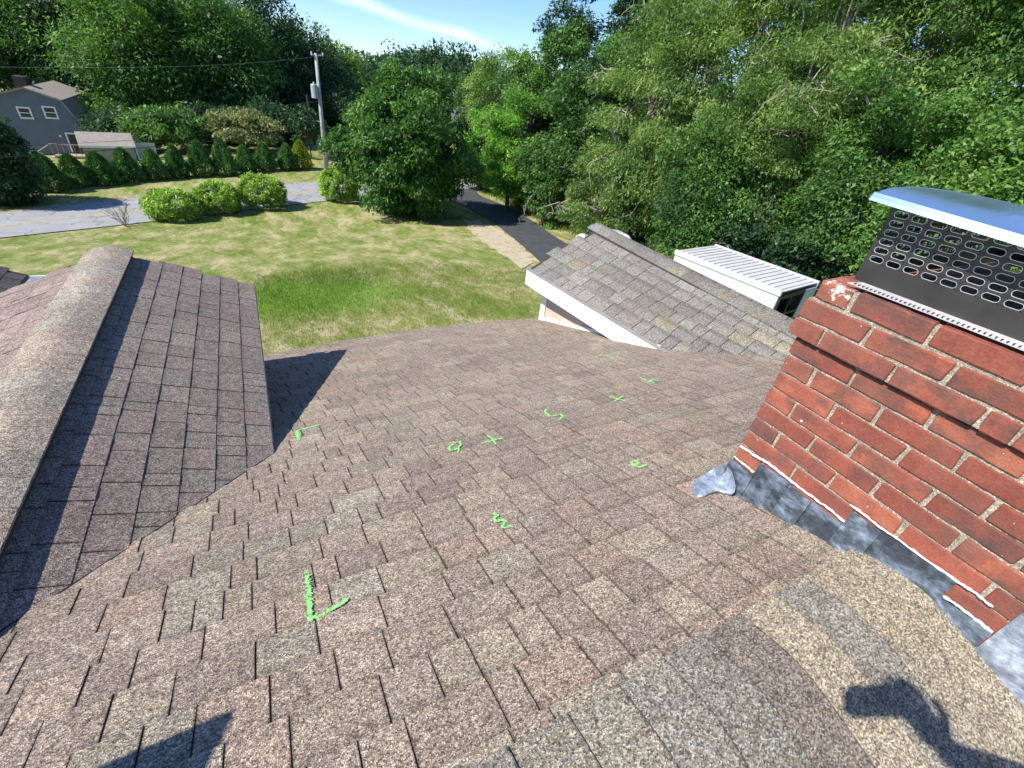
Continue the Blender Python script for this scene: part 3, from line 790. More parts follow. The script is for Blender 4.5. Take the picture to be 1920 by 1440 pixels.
# ------------------------------------------------------------ chalk marks on the shingles
def chalk(strokes, wpx=4, name='chalk_mark'):
    mb = MB()
    for st in strokes:
        P = [V3(onroof(a, b_, .0155)) for a, b_ in st]; Q = []
        for i in range(len(P)-1):
            L = (P[i+1]-P[i]).length; n = max(2, int(L/.008))
            for t in range(n): Q.append(P[i].lerp(P[i+1], t/n))
        Q.append(P[-1]); r = wpx*.43/850*P[0].length*1.1
        nrm_ = Vector((0, SL, 1)).normalized()
        tot = sum((Q[i+1]-Q[i]).length for i in range(len(Q)-1)); nf = int(tot/.00075)
        for _ in range(nf):
            f = random.random()*(len(Q)-1); i = int(f); q = Q[i].lerp(Q[i+1], f-i); t = (Q[i+1]-Q[i]).normalized(); s_ = t.cross(nrm_).normalized()
            dens = .55+.45*math.sin(f*1.7+st[0][0])*math.cos(f*.6)
            c = q+s_*random.gauss(0, r*.5)+t*random.gauss(0, .002)
            if random.random() > .45+dens*.6: continue
            w_ = random.uniform(.0012, .0034); l_ = random.uniform(.0018, .005); a_ = random.uniform(0, 3.14); e1 = t*math.cos(a_)+s_*math.sin(a_); e2 = nrm_.cross(e1)
            h = nrm_*(random.uniform(-.0072, -.0066)); a = [c-e1*l_-e2*w_*.5+h, c+e1*l_*.4-e2*w_+h, c+e1*l_+e2*w_*.4+h, c-e1*l_*.3+e2*w_+h]
            mb.hexa([v-nrm_*.0010 for v in a], a)
    return sub(mb.build(name, M_chalk), main_roof)
chalk([[(574, 1070), (578, 1095), (579, 1125), (579, 1157)], [(579, 1157), (600, 1150), (625, 1136), (650, 1120)]], 10)
chalk([[(600, 794), (580, 799), (560, 804), (554, 808)], [(556, 806), (557, 815), (561, 822)]], 5)
chalk([[(558, 807), (560, 818)]], 8)
chalk([[(925, 959), (934, 962), (926, 968), (930, 975), (941, 972), (949, 973), (943, 980), (941, 987), (951, 985), (960, 983)]], 5)
chalk([[(846, 828), (862, 826), (864, 832), (855, 840), (844, 842), (842, 836), (850, 830)], [(860, 838), (858, 846)]], 4)
chalk([[(914, 813), (922, 820), (930, 830)], [(903, 828), (920, 824), (943, 819)]], 4)
chalk([[(1024, 765), (1022, 770), (1030, 778), (1040, 777), (1050, 774), (1056, 778), (1048, 786)]], 4)
chalk([[(1144, 741), (1156, 745), (1174, 750)], [(1168, 741), (1152, 750)]], 3.5)
chalk([[(1200, 706), (1216, 712), (1226, 715)], [(1214, 715), (1224, 710), (1236, 712)]], 3.5)
chalk([[(1117, 669), (1128, 664), (1138, 665), (1152, 671)]], 3)
chalk([[(1186, 862), (1194, 861), (1199, 866), (1188, 869), (1184, 864)], [(1190, 870), (1200, 873), (1213, 869)]], 4)

T1 = [Vector(tuple(map(float, onroof(*p)))) for p in ((452, 1325), (230, 1420), (405, 1420))]
TT = [p+SUN*((-1.3-p.x)/SUN.x) for p in T1]; cc_ = (TT[0]+TT[1]+TT[2])/3; e1_ = (TT[1]-TT[0]); e2_ = (TT[2]-TT[0])*2.4
Pq = [TT[0], TT[0]+e1_, TT[0]+e1_+e2_, TT[0]+e2_]; cc_ = (Pq[0]+Pq[2])/2
caster = empty('shadow_caster'); hp(caster)  # made-up unseen object, added to throw the lower-left shadow on the roof
mb = MB(); mb.prism(Pq, (-.06, 0, .02)); sub(mb.build('caster_plate', M_cage, bevel=.004), caster)  # plate shaped from the outline of the shadow it should cast
mb = MB(); mb.tube([(cc_.x-.03, cc_.y, roof_z(cc_.y)-.15), (cc_.x-.03, cc_.y, cc_.z)], .05, 14); sub(mb.build('caster_post', M_cage), caster)
mb = MB(); mb.tube([(cc_.x-.03, cc_.y, roof_z(cc_.y)-.05), (cc_.x-.03, cc_.y, roof_z(cc_.y)+.06)], [.11, .058], 14); sub(mb.build('caster_foot', M_lead), caster)

# ------------------------------------------------------------ ground, road, driveway
def lawn_mat():
    m, nt, b, o = new_mat('lawn'); p = pos(nt)
    n1 = N(nt, 'ShaderNodeTexNoise', {'Vector': pos(nt, (1, .42, 1)), 'Scale': 1.15, 'Detail': 9.0, 'Roughness': .72, 'Distortion': .3}).outputs[0]
    n2 = N(nt, 'ShaderNodeTexNoise', {'Vector': pos(nt, (1, .42, 1)), 'Scale': 5.5, 'Detail': 7.0, 'Roughness': .7}).outputs[0]
    n3 = N(nt, 'ShaderNodeTexNoise', {'Vector': p, 'Scale': 17.0, 'Detail': 6.0, 'Roughness': .75}).outputs[0]
    f = N(nt, 'ShaderNodeMath', {0: n1, 1: N(nt, 'ShaderNodeMath', {0: n2, 1: .42}, operation='MULTIPLY').outputs[0]}, operation='ADD').outputs[0]
    c = ramp(nt, f, [(.57, (.13, .19, .035)), (.66, (.20, .245, .06)), (.74, (.30, .295, .12)), (.84, (.45, .40, .22))])
    q = onground(575, 555); g = N(nt, 'ShaderNodeNewGeometry').outputs['Position']
    sub_ = N(nt, 'ShaderNodeVectorMath', {0: g, 1: (float(q[0]), float(q[1]), float(q[2]))}, operation='SUBTRACT')
    sc = N(nt, 'ShaderNodeVectorMath', {0: sub_.outputs[0], 1: (.36, .58, 0)}, operation='MULTIPLY')
    ln = N(nt, 'ShaderNodeVectorMath', {0: sc.outputs[0]}, operation='LENGTH').outputs['Value']
    mk = N(nt, 'ShaderNodeMath', {0: ln, 1: N(nt, 'ShaderNodeMath', {0: n2, 1: 1.6}, operation='MULTIPLY').outputs[0]}, operation='ADD').outputs[0]
    c = mix(nt, ramp(nt, mk, [(.0, 1), (1.0, 1)]) if False else N(nt, 'ShaderNodeMapRange', {0: mk, 1: 1.5, 2: 2.0, 3: 1.0, 4: 0.0}).outputs[0], c, (.19, .32, .055))
    far = N(nt, 'ShaderNodeSeparateXYZ', {0: g}).outputs[1]
    c = mix(nt, 1, c, ramp(nt, n3, [(.25, .55), (.5, 1), (.75, 1.35)]), 'MULTIPLY')
    nt.links.new(c, b.inputs['Base Color']); b.inputs['Roughness'].default_value = .95; b.inputs['Specular IOR Level'].default_value = .1
    bump(nt, b, mix(nt, .6, n3, n2), .09, 1); return m
M_lawn = lawn_mat()
def gridmesh(xs, ys, off=0):
    v = [(x, y, gz(x, y)+off) for x in xs for y in ys]; ny = len(ys); f = []
    for i in range(len(xs)-1):
        for j in range(ny-1):
            a = i*ny+j; f.append((a, a+ny, a+ny+1, a+1))
    me = bpy.data.meshes.new('g'); me.from_pydata(v, [], f); me.polygons.foreach_set('use_smooth', [True]*len(f)); return me
xs = np.concatenate([np.linspace(-400, -50, 15), np.linspace(-45, 60, 106), np.linspace(65, 400, 15)])
ys = np.concatenate([np.linspace(-120, -5, 8), np.linspace(-3, 80, 84), np.linspace(85, 500, 20)])
g0 = link('lawn', gridmesh(xs, ys), M_lawn); g0['kind'] = 'structure'

def strip(name, Lp, Rp, mat, off, sides=True, label=None):
    n = len(Lp); v = []; f = []; K = 8
    for i in range(n):
        for k in range(K+1):
            p = Lp[i]+(Rp[i]-Lp[i])*k/K; v.append((p[0], p[1], gz(p[0], p[1])+off))
    for i in range(n-1):
        for k in range(K):
            a = i*(K+1)+k; f.append((a, a+1, a+K+2, a+K+1))
    me = bpy.data.meshes.new(name); me.from_pydata(v, [], f); me.update()
    bm = bmesh.new(); bm.from_mesh(me); bmesh.ops.recalc_face_normals(bm, faces=bm.faces)
    if sum(fc.normal.z for fc in bm.faces) < 0: bmesh.ops.reverse_faces(bm, faces=bm.faces)
    bm.to_mesh(me); bm.free()
    return link(name, me, mat)
def resample(P, n):
    P = [np.array(p) for p in P]; d = [0]
    for a, b_ in zip(P, P[1:]): d.append(d[-1]+np.linalg.norm(b_-a))
    t = np.linspace(0, d[-1], n); A = np.array(P); return [np.array([np.interp(x, d, A[:, k]) for k in range(3)]) for x in t]
def smooth(P, it=8):
    P = [p.copy() for p in P]
    for _ in range(it): P = [P[0]]+[(P[i-1]+2*P[i]+P[i+1])/4 for i in range(1, len(P)-1)]+[P[-1]]
    return P
near = [onground(*p) for p in ((0, 440), (100, 424), (200, 411), (280, 401), (420, 388), (580, 375), (700, 368), (800, 361), (900, 353))]
d0 = near[0]-near[2]; near = [near[0]+d0*8, near[0]+d0*3]+near; d1 = near[-1]-near[-3]; near += [near[-1]+d1*2, near[-1]+d1*8]
near = smooth(resample(near, 60), 30)
farE = []
for i in range(len(near)):
    t = near[min(i+1, 59)]-near[max(i-1, 0)]; t[2] = 0; t /= np.linalg.norm(t); nn = np.array([-t[1], t[0], 0]); farE.append(near[i]+nn*5.2)
def road_mat():
    m, nt, b, o = new_mat('road_asphalt'); p = pos(nt)
    n1 = N(nt, 'ShaderNodeTexNoise', {'Vector': p, 'Scale': .8, 'Detail': 8.0, 'Roughness': .6}).outputs[0]
    n2 = N(nt, 'ShaderNodeTexNoise', {'Vector': p, 'Scale': 30.0, 'Detail': 4.0}).outputs[0]
    v = N(nt, 'ShaderNodeTexVoronoi', {'Vector': N(nt, 'ShaderNodeVectorMath', {0: p, 1: N(nt, 'ShaderNodeTexNoise', {'Vector': p, 'Scale': 1.2, 'Detail': 5.0}).outputs['Color']}, operation='ADD').outputs[0], 'Scale': .45}, feature='DISTANCE_TO_EDGE').outputs[0]
    c = ramp(nt, n1, [(.3, (.27, .272, .275)), (.7, (.34, .342, .345))])
    c = mix(nt, 1, c, ramp(nt, n2, [(.3, .85), (.7, 1.15)]), 'MULTIPLY'); c = mix(nt, 1, c, ramp(nt, v, [(0, .5), (.022, 1)]), 'MULTIPLY')
    nt.links.new(c, b.inputs['Base Color']); b.inputs['Roughness'].default_value = .9; return m
strip('road', near, farE, road_mat(), .035)['kind'] = 'structure'
M_line = simple('faded_yellow_paint', (.50, .40, .20), .8, 0, .3, 6)
for a, b_ in ((.475, .495), (.515, .535)):
    o = strip('road_line', [p+(q-p)*a for p, q in zip(near, farE)], [p+(q-p)*b_ for p, q in zip(near, farE)], M_line, .042); o['kind'] = 'structure'
M_verge = simple('gravel_verge', (.30, .25, .17), .95, 0, .35, 4)
o = strip('road_verge', [q+(q-p)*0.004 for p, q in zip(near, farE)], [q+(q-p)*.09 for p, q in zip(near, farE)], M_verge, .03); o['kind'] = 'structure'
Ld = [onground(*p) for p in ((826, 366), (850, 380), (890, 396), (930, 420), (962, 446), (1000, 480), (1060, 540))]
Rd = [onground(*p) for p in ((893, 351), (893, 368), (928, 378), (966, 394), (1005, 418), (1062, 458), (1130, 505))]
M_drive = simple('driveway_asphalt', (.058, .060, .066), .88, 0, .25, 2.5, .004)
strip('driveway', smooth(resample(Ld, 40), 6), smooth(resample(Rd, 40), 6), M_drive, .045)['kind'] = 'structure'
def irregular(name, pxs, mat, off, amp=.15):
    P = [onground(*p) for p in pxs]; c = sum(P)/len(P); ring = resample(P+[P[0]], 60)[:-1]; v = []; f = []
    for k in range(1, 9):
        for i, p in enumerate(ring):
            j = 1+amp*noise.noise(Vector((p[0]*2.1, p[1]*2.1, 0))) if k == 8 else 1
            q = c+(p-c)*(k/8)*j; v.append((q[0], q[1], gz(q[0], q[1])+off))
    v.append((c[0], c[1], gz(c[0], c[1])+off)); n = len(ring)
    for k in range(7):
        for i in range(n): f.append((k*n+i, k*n+(i+1) % n, (k+1)*n+(i+1) % n, (k+1)*n+i))
    for i in range(n): f.append((8*n, i, (i+1) % n))
    me = bpy.data.meshes.new(name); me.from_pydata(v, [], f); me.update()
    bm = bmesh.new(); bm.from_mesh(me); bmesh.ops.recalc_face_normals(bm, faces=bm.faces)
    if sum(fc.normal.z for fc in bm.faces) < 0: bmesh.ops.reverse_faces(bm, faces=bm.faces)
    bm.to_mesh(me); bm.free()
    o = link(name, me, mat); o['kind'] = 'structure'; return o
m_, nt, b, o = new_mat('sandy_soil'); p = pos(nt)
n1 = N(nt, 'ShaderNodeTexNoise', {'Vector': p, 'Scale': 1.8, 'Detail': 8.0, 'Roughness': .7}).outputs[0]
n2 = N(nt, 'ShaderNodeTexNoise', {'Vector': p, 'Scale': 14.0, 'Detail': 5.0}).outputs[0]
c = mix(nt, ramp(nt, n1, [(.52, 0), (.62, 1)]), (.46, .385, .27), (.24, .23, .09)); c = mix(nt, 1, c, ramp(nt, n2, [(.3, .8), (.7, 1.15)]), 'MULTIPLY')
nt.links.new(c, b.inputs['Base Color']); b.inputs['Roughness'].default_value = 1
irregular('bare_soil', ((868, 412), (900, 414), (940, 432), (975, 458), (1002, 486), (1004, 500), (980, 503), (945, 482), (905, 455), (880, 432)), m_, .022, .3)
M_floor = simple('forest_floor', (.055, .055, .025), 1, 0, .4, 1.2, .03)
irregular('forest_floor', ((900, 338), (960, 372), (1060, 400), (1160, 425), (1290, 500), (1500, 620), (1800, 700), (2300, 620), (2300, 300), (1600, 200), (1100, 280), (960, 318)), M_floor, .05, .05)
irregular('woodland_ground', ((-250, 268), (200, 262), (420, 258), (640, 250), (700, 245), (700, 200), (300, 170), (-250, 175)), M_floor, .05, .05)

# ------------------------------------------------------------ foliage
def leaf_mat(name, dark, midc, light, trans=.35, soft=.4, gain=2.15):
    m, nt, b, o = new_mat(name)
    at = N(nt, 'ShaderNodeAttribute', attribute_name='leaf').outputs['Fac']
    n = N(nt, 'ShaderNodeTexNoise', {'Vector': pos(nt), 'Scale': .42, 'Detail': 5.0}).outputs[0]
    f = N(nt, 'ShaderNodeMath', {0: at, 1: N(nt, 'ShaderNodeMath', {0: n, 1: 1.3, 2: -.65}, operation='MULTIPLY_ADD').outputs[0]}, operation='ADD').outputs[0]  # broad noise paints shaded hollows into the leaf colour
    GN = gain; c = ramp(nt, f, [(.0, tuple(q*GN for q in dark)), (.5, tuple(q*GN for q in midc)), (1, tuple(q*GN for q in light))])
    nt.links.new(c, b.inputs['Base Color']); b.inputs['Roughness'].default_value = .5; b.inputs['Specular IOR Level'].default_value = soft
    tr = N(nt, 'ShaderNodeBsdfTranslucent', {0: mix(nt, 1, c, (1.25, 1.35, .6), 'MULTIPLY')})
    ms = N(nt, 'ShaderNodeMixShader', {0: trans, 1: b.outputs[0], 2: tr.outputs[0]}); nt.links.new(ms.outputs[0], o.inputs[0]); return m
L_maple = leaf_mat('leaf_maple', (.022, .060, .012), (.050, .120, .022), (.12, .22, .045), gain=1.75)
L_wood = leaf_mat('leaf_woodland', (.022, .052, .014), (.045, .100, .022), (.10, .17, .035))
L_bright = leaf_mat('leaf_bright', (.05, .11, .018), (.09, .185, .03), (.17, .30, .05), .45)
L_fine = leaf_mat('leaf_fine_olive', (.036, .072, .018), (.080, .130, .035), (.165, .215, .062), .4)
L_dark = leaf_mat('leaf_dark_forest', (.012, .036, .016), (.024, .060, .024), (.055, .105, .035), .25, gain=1.6)
L_rhod = leaf_mat('leaf_rhododendron', (.055, .105, .015), (.13, .21, .03), (.27, .36, .07), .3)
L_arb = leaf_mat('leaf_arborvitae', (.020, .055, .016), (.042, .100, .026), (.100, .185, .045), .25)
L_gold = leaf_mat('leaf_golden', (.06, .09, .012), (.14, .17, .02), (.24, .26, .04), .3)
L_russet = leaf_mat('leaf_dogwood', (.06, .075, .03), (.11, .13, .05), (.19, .18, .09), .3)
M_bark = simple('bark', (.10, .08, .06), .95, 0, .4, 7, .02)
M_barkp = simple('pale_bark', (.34, .29, .24), .9, 0, .3, 5, .01)

def leaves(C, size, name, mat, parent, aspect=.55, up=.55, out=None, droop=.2, jitter=.45):
    n = len(C); ax = RG.normal(size=(n, 3)); 
    if out is not None: ax += out*1.1
    ax[:, 2] -= droop*1.5; ax /= np.linalg.norm(ax, axis=1)[:, None]
    nn = RG.normal(size=(n, 3)); nn[:, 2] += up*3; nn -= ax*np.sum(nn*ax, 1)[:, None]; nn /= np.linalg.norm(nn, axis=1)[:, None]
    sd = np.cross(nn, ax); s = size*(1+jitter*RG.normal(size=n)).clip(.4, 2)[:, None]
    c = C+ax*s*.55-nn*s*.1; b1 = C+sd*s*aspect*.5-ax*s*.42; b2 = C-sd*s*aspect*.5-ax*s*.42
    V = np.stack([b1, b2, c], 1).reshape(-1, 3).astype(np.float32)
    me = bpy.data.meshes.new(name); me.vertices.add(3*n); me.vertices.foreach_set('co', V.ravel())
    me.loops.add(3*n); me.loops.foreach_set('vertex_index', np.arange(3*n, dtype=np.int32))
    me.polygons.add(n); me.polygons.foreach_set('loop_start', np.arange(0, 3*n, 3, dtype=np.int32)); me.polygons.foreach_set('loop_total', np.full(n, 3, np.int32))
    at = me.attributes.new('leaf', 'FLOAT', 'FACE'); me.update(calc_edges=True); me.validate() if False else None
    return me, at
def leaf_obj(C, size, name, mat, parent, clumpv=None, **k):
    me, at = leaves(C, size, name, mat, parent, **k); n = len(C)
    val = RG.normal(.42, .2, n)+(clumpv if clumpv is not None else 0); at.data.foreach_set('value', val.astype(np.float32))
    me.materials.append(mat); o = bpy.data.objects.new(name, me); COL.objects.link(o); o.parent = parent
    return o
def crown_points(center, rad, nleaf, ncl, clr, seedv, shell=.5, flat=.6, low=-.85, noise_amp=.35, sprays=True):
    d = RG.normal(size=(ncl*3, 3)); d /= np.linalg.norm(d, axis=1)[:, None]; d = d[d[:, 2] > low][:ncl]
    k = len(d); rr = shell+(1-shell)*RG.random(k)**.6
    mod = np.array([1+noise_amp*noise.noise(Vector((q[0]*1.9+seedv, q[1]*1.9, q[2]*1.9+seedv*.7))) for q in d])
    cc = np.array(center)+d*np.array(rad)*(rr*mod)[:, None]
    per = max(3, nleaf//k); cr = clr*(.6+.8*RG.random(k))
    q = RG.normal(size=(k, per, 3)); q /= np.linalg.norm(q, axis=2)[:, :, None]; q *= (RG.random((k, per))**.45)[:, :, None]
    q[:, :, 2] *= flat
    # every clump leans outward and sags at its rim
    pts = cc[:, None, :]+q*cr[:, None, None]; pts[:, :, 2] -= (np.hypot(q[:, :, 0], q[:, :, 1])**2)*cr[:, None]*.35
    outv = np.repeat(d, per, 0)*.8+q.reshape(-1, 3)*.6
    cv = np.repeat(RG.normal(0, .17, k), per)+q.reshape(-1, 3)[:, 2]*.12
    return pts.reshape(-1, 3), outv, cv, cc
def limb(mb, a, b_, r0, r1, wob=.12, seg=5):
    a, b_ = Vector(a), Vector(b_); L = (b_-a).length; P = []
    for i in range(seg+1):
        t = i/seg; p = a.lerp(b_, t); 
        if 0 < i < seg: p += Vector((random.gauss(0, 1), random.gauss(0, 1), random.gauss(0, .5)+.4))*L*wob*.4*math.sin(math.pi*t)
        P.append(p)
    mb.tube(P, [r0+(r1-r0)*i/seg for i in range(seg+1)], 6)
TREE_I = 0
def tree(label, base, height, rx, crown_lo, nleaf, size, mat, ncl=90, clr=None, trunk=.18, bark=None, cat='tree', group=None, name='tree', limbs=14, show=0, ry=None, **k):
    """base: ground point; crown is an ellipsoid of clumps from crown_lo*height to height"""
    global TREE_I; TREE_I += 1
    t = tag(empty(name, tuple(map(float, base))), label, cat, group)
    zc = height*(1+crown_lo)/2; rz = height*(1-crown_lo)/2
    kk = dict(shell=k.pop('shell', .5), flat=k.pop('flat', .6), low=k.pop('low', -.85), noise_amp=k.pop('noise_amp', .35))
    lk = dict(aspect=k.pop('aspect', .55), up=k.pop('up', .55), droop=k.pop('droop', .2))
    P, out, cv, cc = crown_points((0, 0, zc), (rx, ry or rx, rz), nleaf, ncl, clr or rx*.3, TREE_I*3.7, **kk)
    P[:, 2] = np.maximum(P[:, 2], .06)
    leaf_obj(P, size, 'crown', mat, t, cv+random.uniform(-.13, .10), out=out, **lk)
    mb = MB(); top = Vector((random.gauss(0, rx*.08), random.gauss(0, rx*.08), height*.8))
    limb(mb, (0, 0, -.15), top, trunk, trunk*.25, .05, 7)
    for i in range(limbs):
        c = Vector(cc[random.randrange(len(cc))]); s = random.uniform(.25, .8); st = Vector((0, 0, -.15)).lerp(top, s)
        if c.z < st.z-.5*height*.3: continue
        limb(mb, st, c, trunk*(1-s)*.7+.01, .012+trunk*.06)
    mb.build('trunk', bark or M_bark, t)
    if show:
        mb = MB()
        for i in range(show):
            c = Vector(cc[random.randrange(len(cc))]); d = c-Vector((0, 0, zc)); a = Vector((0, 0, zc))+d*random.uniform(.75, .95); e = Vector((0, 0, zc))+d*random.uniform(1.08, 1.3)+Vector((random.gauss(0, .5), random.gauss(0, .5), random.gauss(-.2, .5)))
            limb(mb, a, e, .045, .014, .3, 5)
            for q in range(3):
                s = a.lerp(e, random.uniform(.3, .9)); limb(mb, s, s+Vector((random.gauss(0, .7), random.gauss(0, .7), random.gauss(-.1, .6))), .022, .008, .3, 4)
        mb.build('bare_branches', M_barkp, t)['kind'] = 'stuff'
    return t
def place(px, py, r):      # ground point seen under image direction (px,py) at horizontal distance r
    d = ray(px, py); h = math.hypot(d[0], d[1]); x, y = d[0]/h*r, d[1]/h*r; return (x, y, gz(x, y))
def tan_at(px, py): d = ray(px, py); return d[2]/math.hypot(d[0], d[1])
def pxm(px, py, r):        # metres per pixel across, at that distance
    d = ray(px, py); h = math.hypot(d[0], d[1]); return r/h/850
def tree_px(label, px, pymid, ptop, r, hw, *a, **k):
    b_ = place(px, pymid, r); H = r*tan_at(px, ptop)-b_[2]; return tree(label, b_, H, hw*pxm(px, pymid, r), *a, **k)

# the maple on the lawn
mbse = onground(768, 402); rM = math.hypot(mbse[0], mbse[1])
tree('round dark green shade tree on the lawn beside the driveway, branches almost to the ground', mbse, rM*tan_at(748, 132)-mbse[2], 106*pxm(740, 300, rM),   .02, 115000, .185, L_maple, ncl=340, clr=.95, trunk=.17, shell=.45, low=-.97, limbs=30, noise_amp=.4, name='shade_tree', droop=.5)

# clipped rhododendrons along the road
G = 'rounded rhododendrons along the road'
for (px, pb, hw, ph, lab) in ((329, 413, 46, 56, 'lowest and leftmost of the three rounded yellow-green shrubs in a row beside the road'), (414, 400, 40, 55, 'middle one of three rounded yellow-green shrubs in a row beside the road'),
                         (496, 390, 43, 60, 'rightmost of three rounded yellow-green shrubs in a row beside the road'), (638, 378, 37, 62, 'rounded yellow-green shrub half behind the shade tree, beside the utility pole'), (800, 368, 30, 40, 'dark rounded shrub behind the trunk of the shade tree')):
    b_ = onground(px, pb-3); r = math.hypot(b_[0], b_[1]); s = pxm(px, pb, r); H = (r*(tan_at(px, pb-ph)-tan_at(px, pb)))
    t = tag(empty('rhododendron', tuple(map(float, b_))), lab, 'shrub', G if px < 790 else None)
    P, out, cv, cc = crown_points((0, 0, H*.48), (hw*s*.92, hw*s*.92, H*.5), 15000, 260, .24, px*.1, shell=.8, flat=.7, low=-.75, noise_amp=.18)
    P[:, 2] = np.maximum(P[:, 2], .03)
    leaf_obj(P, .125, 'foliage', L_rhod if px < 790 else L_maple, t, cv, out=out, aspect=.45, up=.5, droop=.1)
    mb = MB()
    for q in range(9): limb(mb, (0, 0, -.05), (random.gauss(0, hw*s*.4), random.gauss(0, hw*s*.4), H*.7), .03, .01)
    mb.build('stems', M_bark, t)

# arborvitae screen across the road
G = 'arborvitae planted in a row across the road'
ARB = ((100, 290, 360, 25, L_arb), (147, 286, 352, 25, L_arb), (196, 282, 347, 26, L_arb), (244, 278, 341, 23, L_arb), (295, 277, 338, 20, L_arb), (337, 275, 334, 18, L_arb), (382, 263, 331, 22, L_arb), (424, 262, 330, 20, L_arb), (463, 272, 325, 17, L_arb), (499, 267, 321, 18, L_arb), (541, 268, 320, 17, L_arb), (567, 262, 318, 18, L_gold))
ORD = ['first (leftmost)', 'second', 'third', 'fourth', 'fifth', 'sixth', 'seventh', 'eighth', 'ninth', 'tenth', 'eleventh']
for i, (px, pt, pb, hw, mt) in enumerate(ARB):
    hw *= 1.03; b_ = onground(px, pb-2); r = math.hypot(b_[0], b_[1]); s = pxm(px, pb, r); H = r*(tan_at(px, pt)-tan_at(px, pb-2))*random.uniform(.94, 1.05)
    lab = 'yellowish bushy evergreen at the pole end of the evergreen row' if mt is L_gold else ORD[i]+' dark green conical evergreen from the left in the row across the road'
    t = tag(empty('arborvitae', tuple(map(float, b_))), lab, 'evergreen', G)
    n = 6500; u = RG.random(n)**.75; ang = RG.random(n)*6.283
    rad = hw*s*1.0*np.where(u < .22, .72+u*1.27, ((1-u)/.78)**.62)*(.72+.34*RG.random(n))*(1+.14*np.sin(ang*5+i)+.1*np.sin(u*17+ang*3))
    P = np.stack([rad*np.cos(ang), rad*np.sin(ang), u*H], 1); out = np.stack([np.cos(ang), np.sin(ang), np.full(n, .9)], 1)
    leaf_obj(P, .17, 'foliage', mt, t, .1*np.sin(u*9+ang*4), out=out, aspect=.4, up=.1, droop=-.5)
    mb = MB(); limb(mb, (0, 0, -.1), (0, 0, H*.7), .06, .02, 0); mb.build('trunk', M_bark, t)
tree_px('big dark bushy evergreen at the left edge beside the road', -10, 320, 205, 36.5, 50, .0, 42000, .15, L_dark, ncl=260, clr=.7, trunk=.15, shell=.7, low=-.95, name='evergreen_shrub', cat='evergreen')
tree_px('low green shrub beside the grey house steps', 62, 292, 288, 50, 16, .0, 2500, .2, L_bright, ncl=30, clr=.5, trunk=.04, name='shrub', cat='shrub', limbs=4)
tree_px('low reddish shrub beside the driveway of the grey house', 75, 305, 300, 44, 10, .0, 1200, .15, L_russet, ncl=20, clr=.3, trunk=.03, name='shrub', cat='shrub', limbs=3)
tree_px('small round green tree with a forked trunk behind the evergreen row', 318, 245, 208, 55, 62, .33, 16000, .26, L_wood, ncl=90, clr=1.1, trunk=.14, name='small_tree')
tree_px('layered russet-green ornamental tree behind the evergreen row', 455, 235, 200, 54, 56, .22, 14000, .25, L_russet, ncl=70, clr=1.2, flat=.22, trunk=.12, name='ornamental_tree')
tree_px('thin leafless-topped young tree beside the white utility pole', 575, 225, 200, 53, 30, .3, 3500, .22, L_dark, ncl=30, clr=.8, trunk=.08, name='young_tree')

# tall woods on the left
G = 'tall trees of the left wood'
LW = [(-60, 90, -90, 120, L_dark), (30, 94, -70, 100, L_wood), (110, 86, -60, 85, L_wood), (190, 84, -80, 95, L_dark), (270, 68, -50, 100, L_wood), (350, 74, -60, 100, L_dark), (430, 68, -20, 85, L_wood), (505, 74, 2, 80, L_dark), (570, 80, 45, 70, L_dark), (630, 88, 88, 55, L_wood), (668, 96, 118, 42, L_dark)]
ordn = ['tree at the left edge, behind the big evergreen', 'tree right behind the grey house chimney', 'tree rising behind the roof of the grey house', 'tree above the small shed', 'tree behind the small round tree', 'tree between the small round tree and the russet one', 'tree behind the russet ornamental tree', 'tree just left of the white pole, upper crown against the sky', 'tree directly behind the top of the white pole', 'tree right of the white pole, sloping skyline', 'rightmost and lowest tree of the left wood, above the shade tree']
for (px, r, pt, hw, mt), lab in zip(LW, ordn):
    tree_px('tall woodland '+lab, px, 150, pt, r, hw, .08, 38000, .29, mt, ncl=230, clr=2.0, trunk=.3, group=G, name='woodland_tree', limbs=18, noise_amp=.6, show=4 if px in (350, 430, 270) else 0)
# understorey in front of the left wood
for i, (px, py, pt, r, hw, mt) in enumerate(((185, 250, 190, 70, 30, L_wood), (225, 250, 205, 60, 40, L_dark), (400, 240, 195, 60, 45, L_dark), (510, 235, 190, 60, 45, L_dark), (270, 225, 175, 66, 50, L_wood), (560, 215, 150, 70, 45, L_dark), (640, 230, 170, 72, 45, L_dark))):
    tree_px(['leafy undergrowth tree between the grey house and the shed', 'dark low tree above the shed roof', 'dark low tree between the round tree and the russet tree', 'dark low tree right of the russet tree', 'mid-green low tree above the small round tree', 'dark low tree behind the thin young tree', 'dark low tree between the pole and the shade tree'][i], px, py, pt, r, hw, .0, 15000, .25, mt, ncl=90, clr=1.3, trunk=.12, name='understorey_tree', limbs=8)
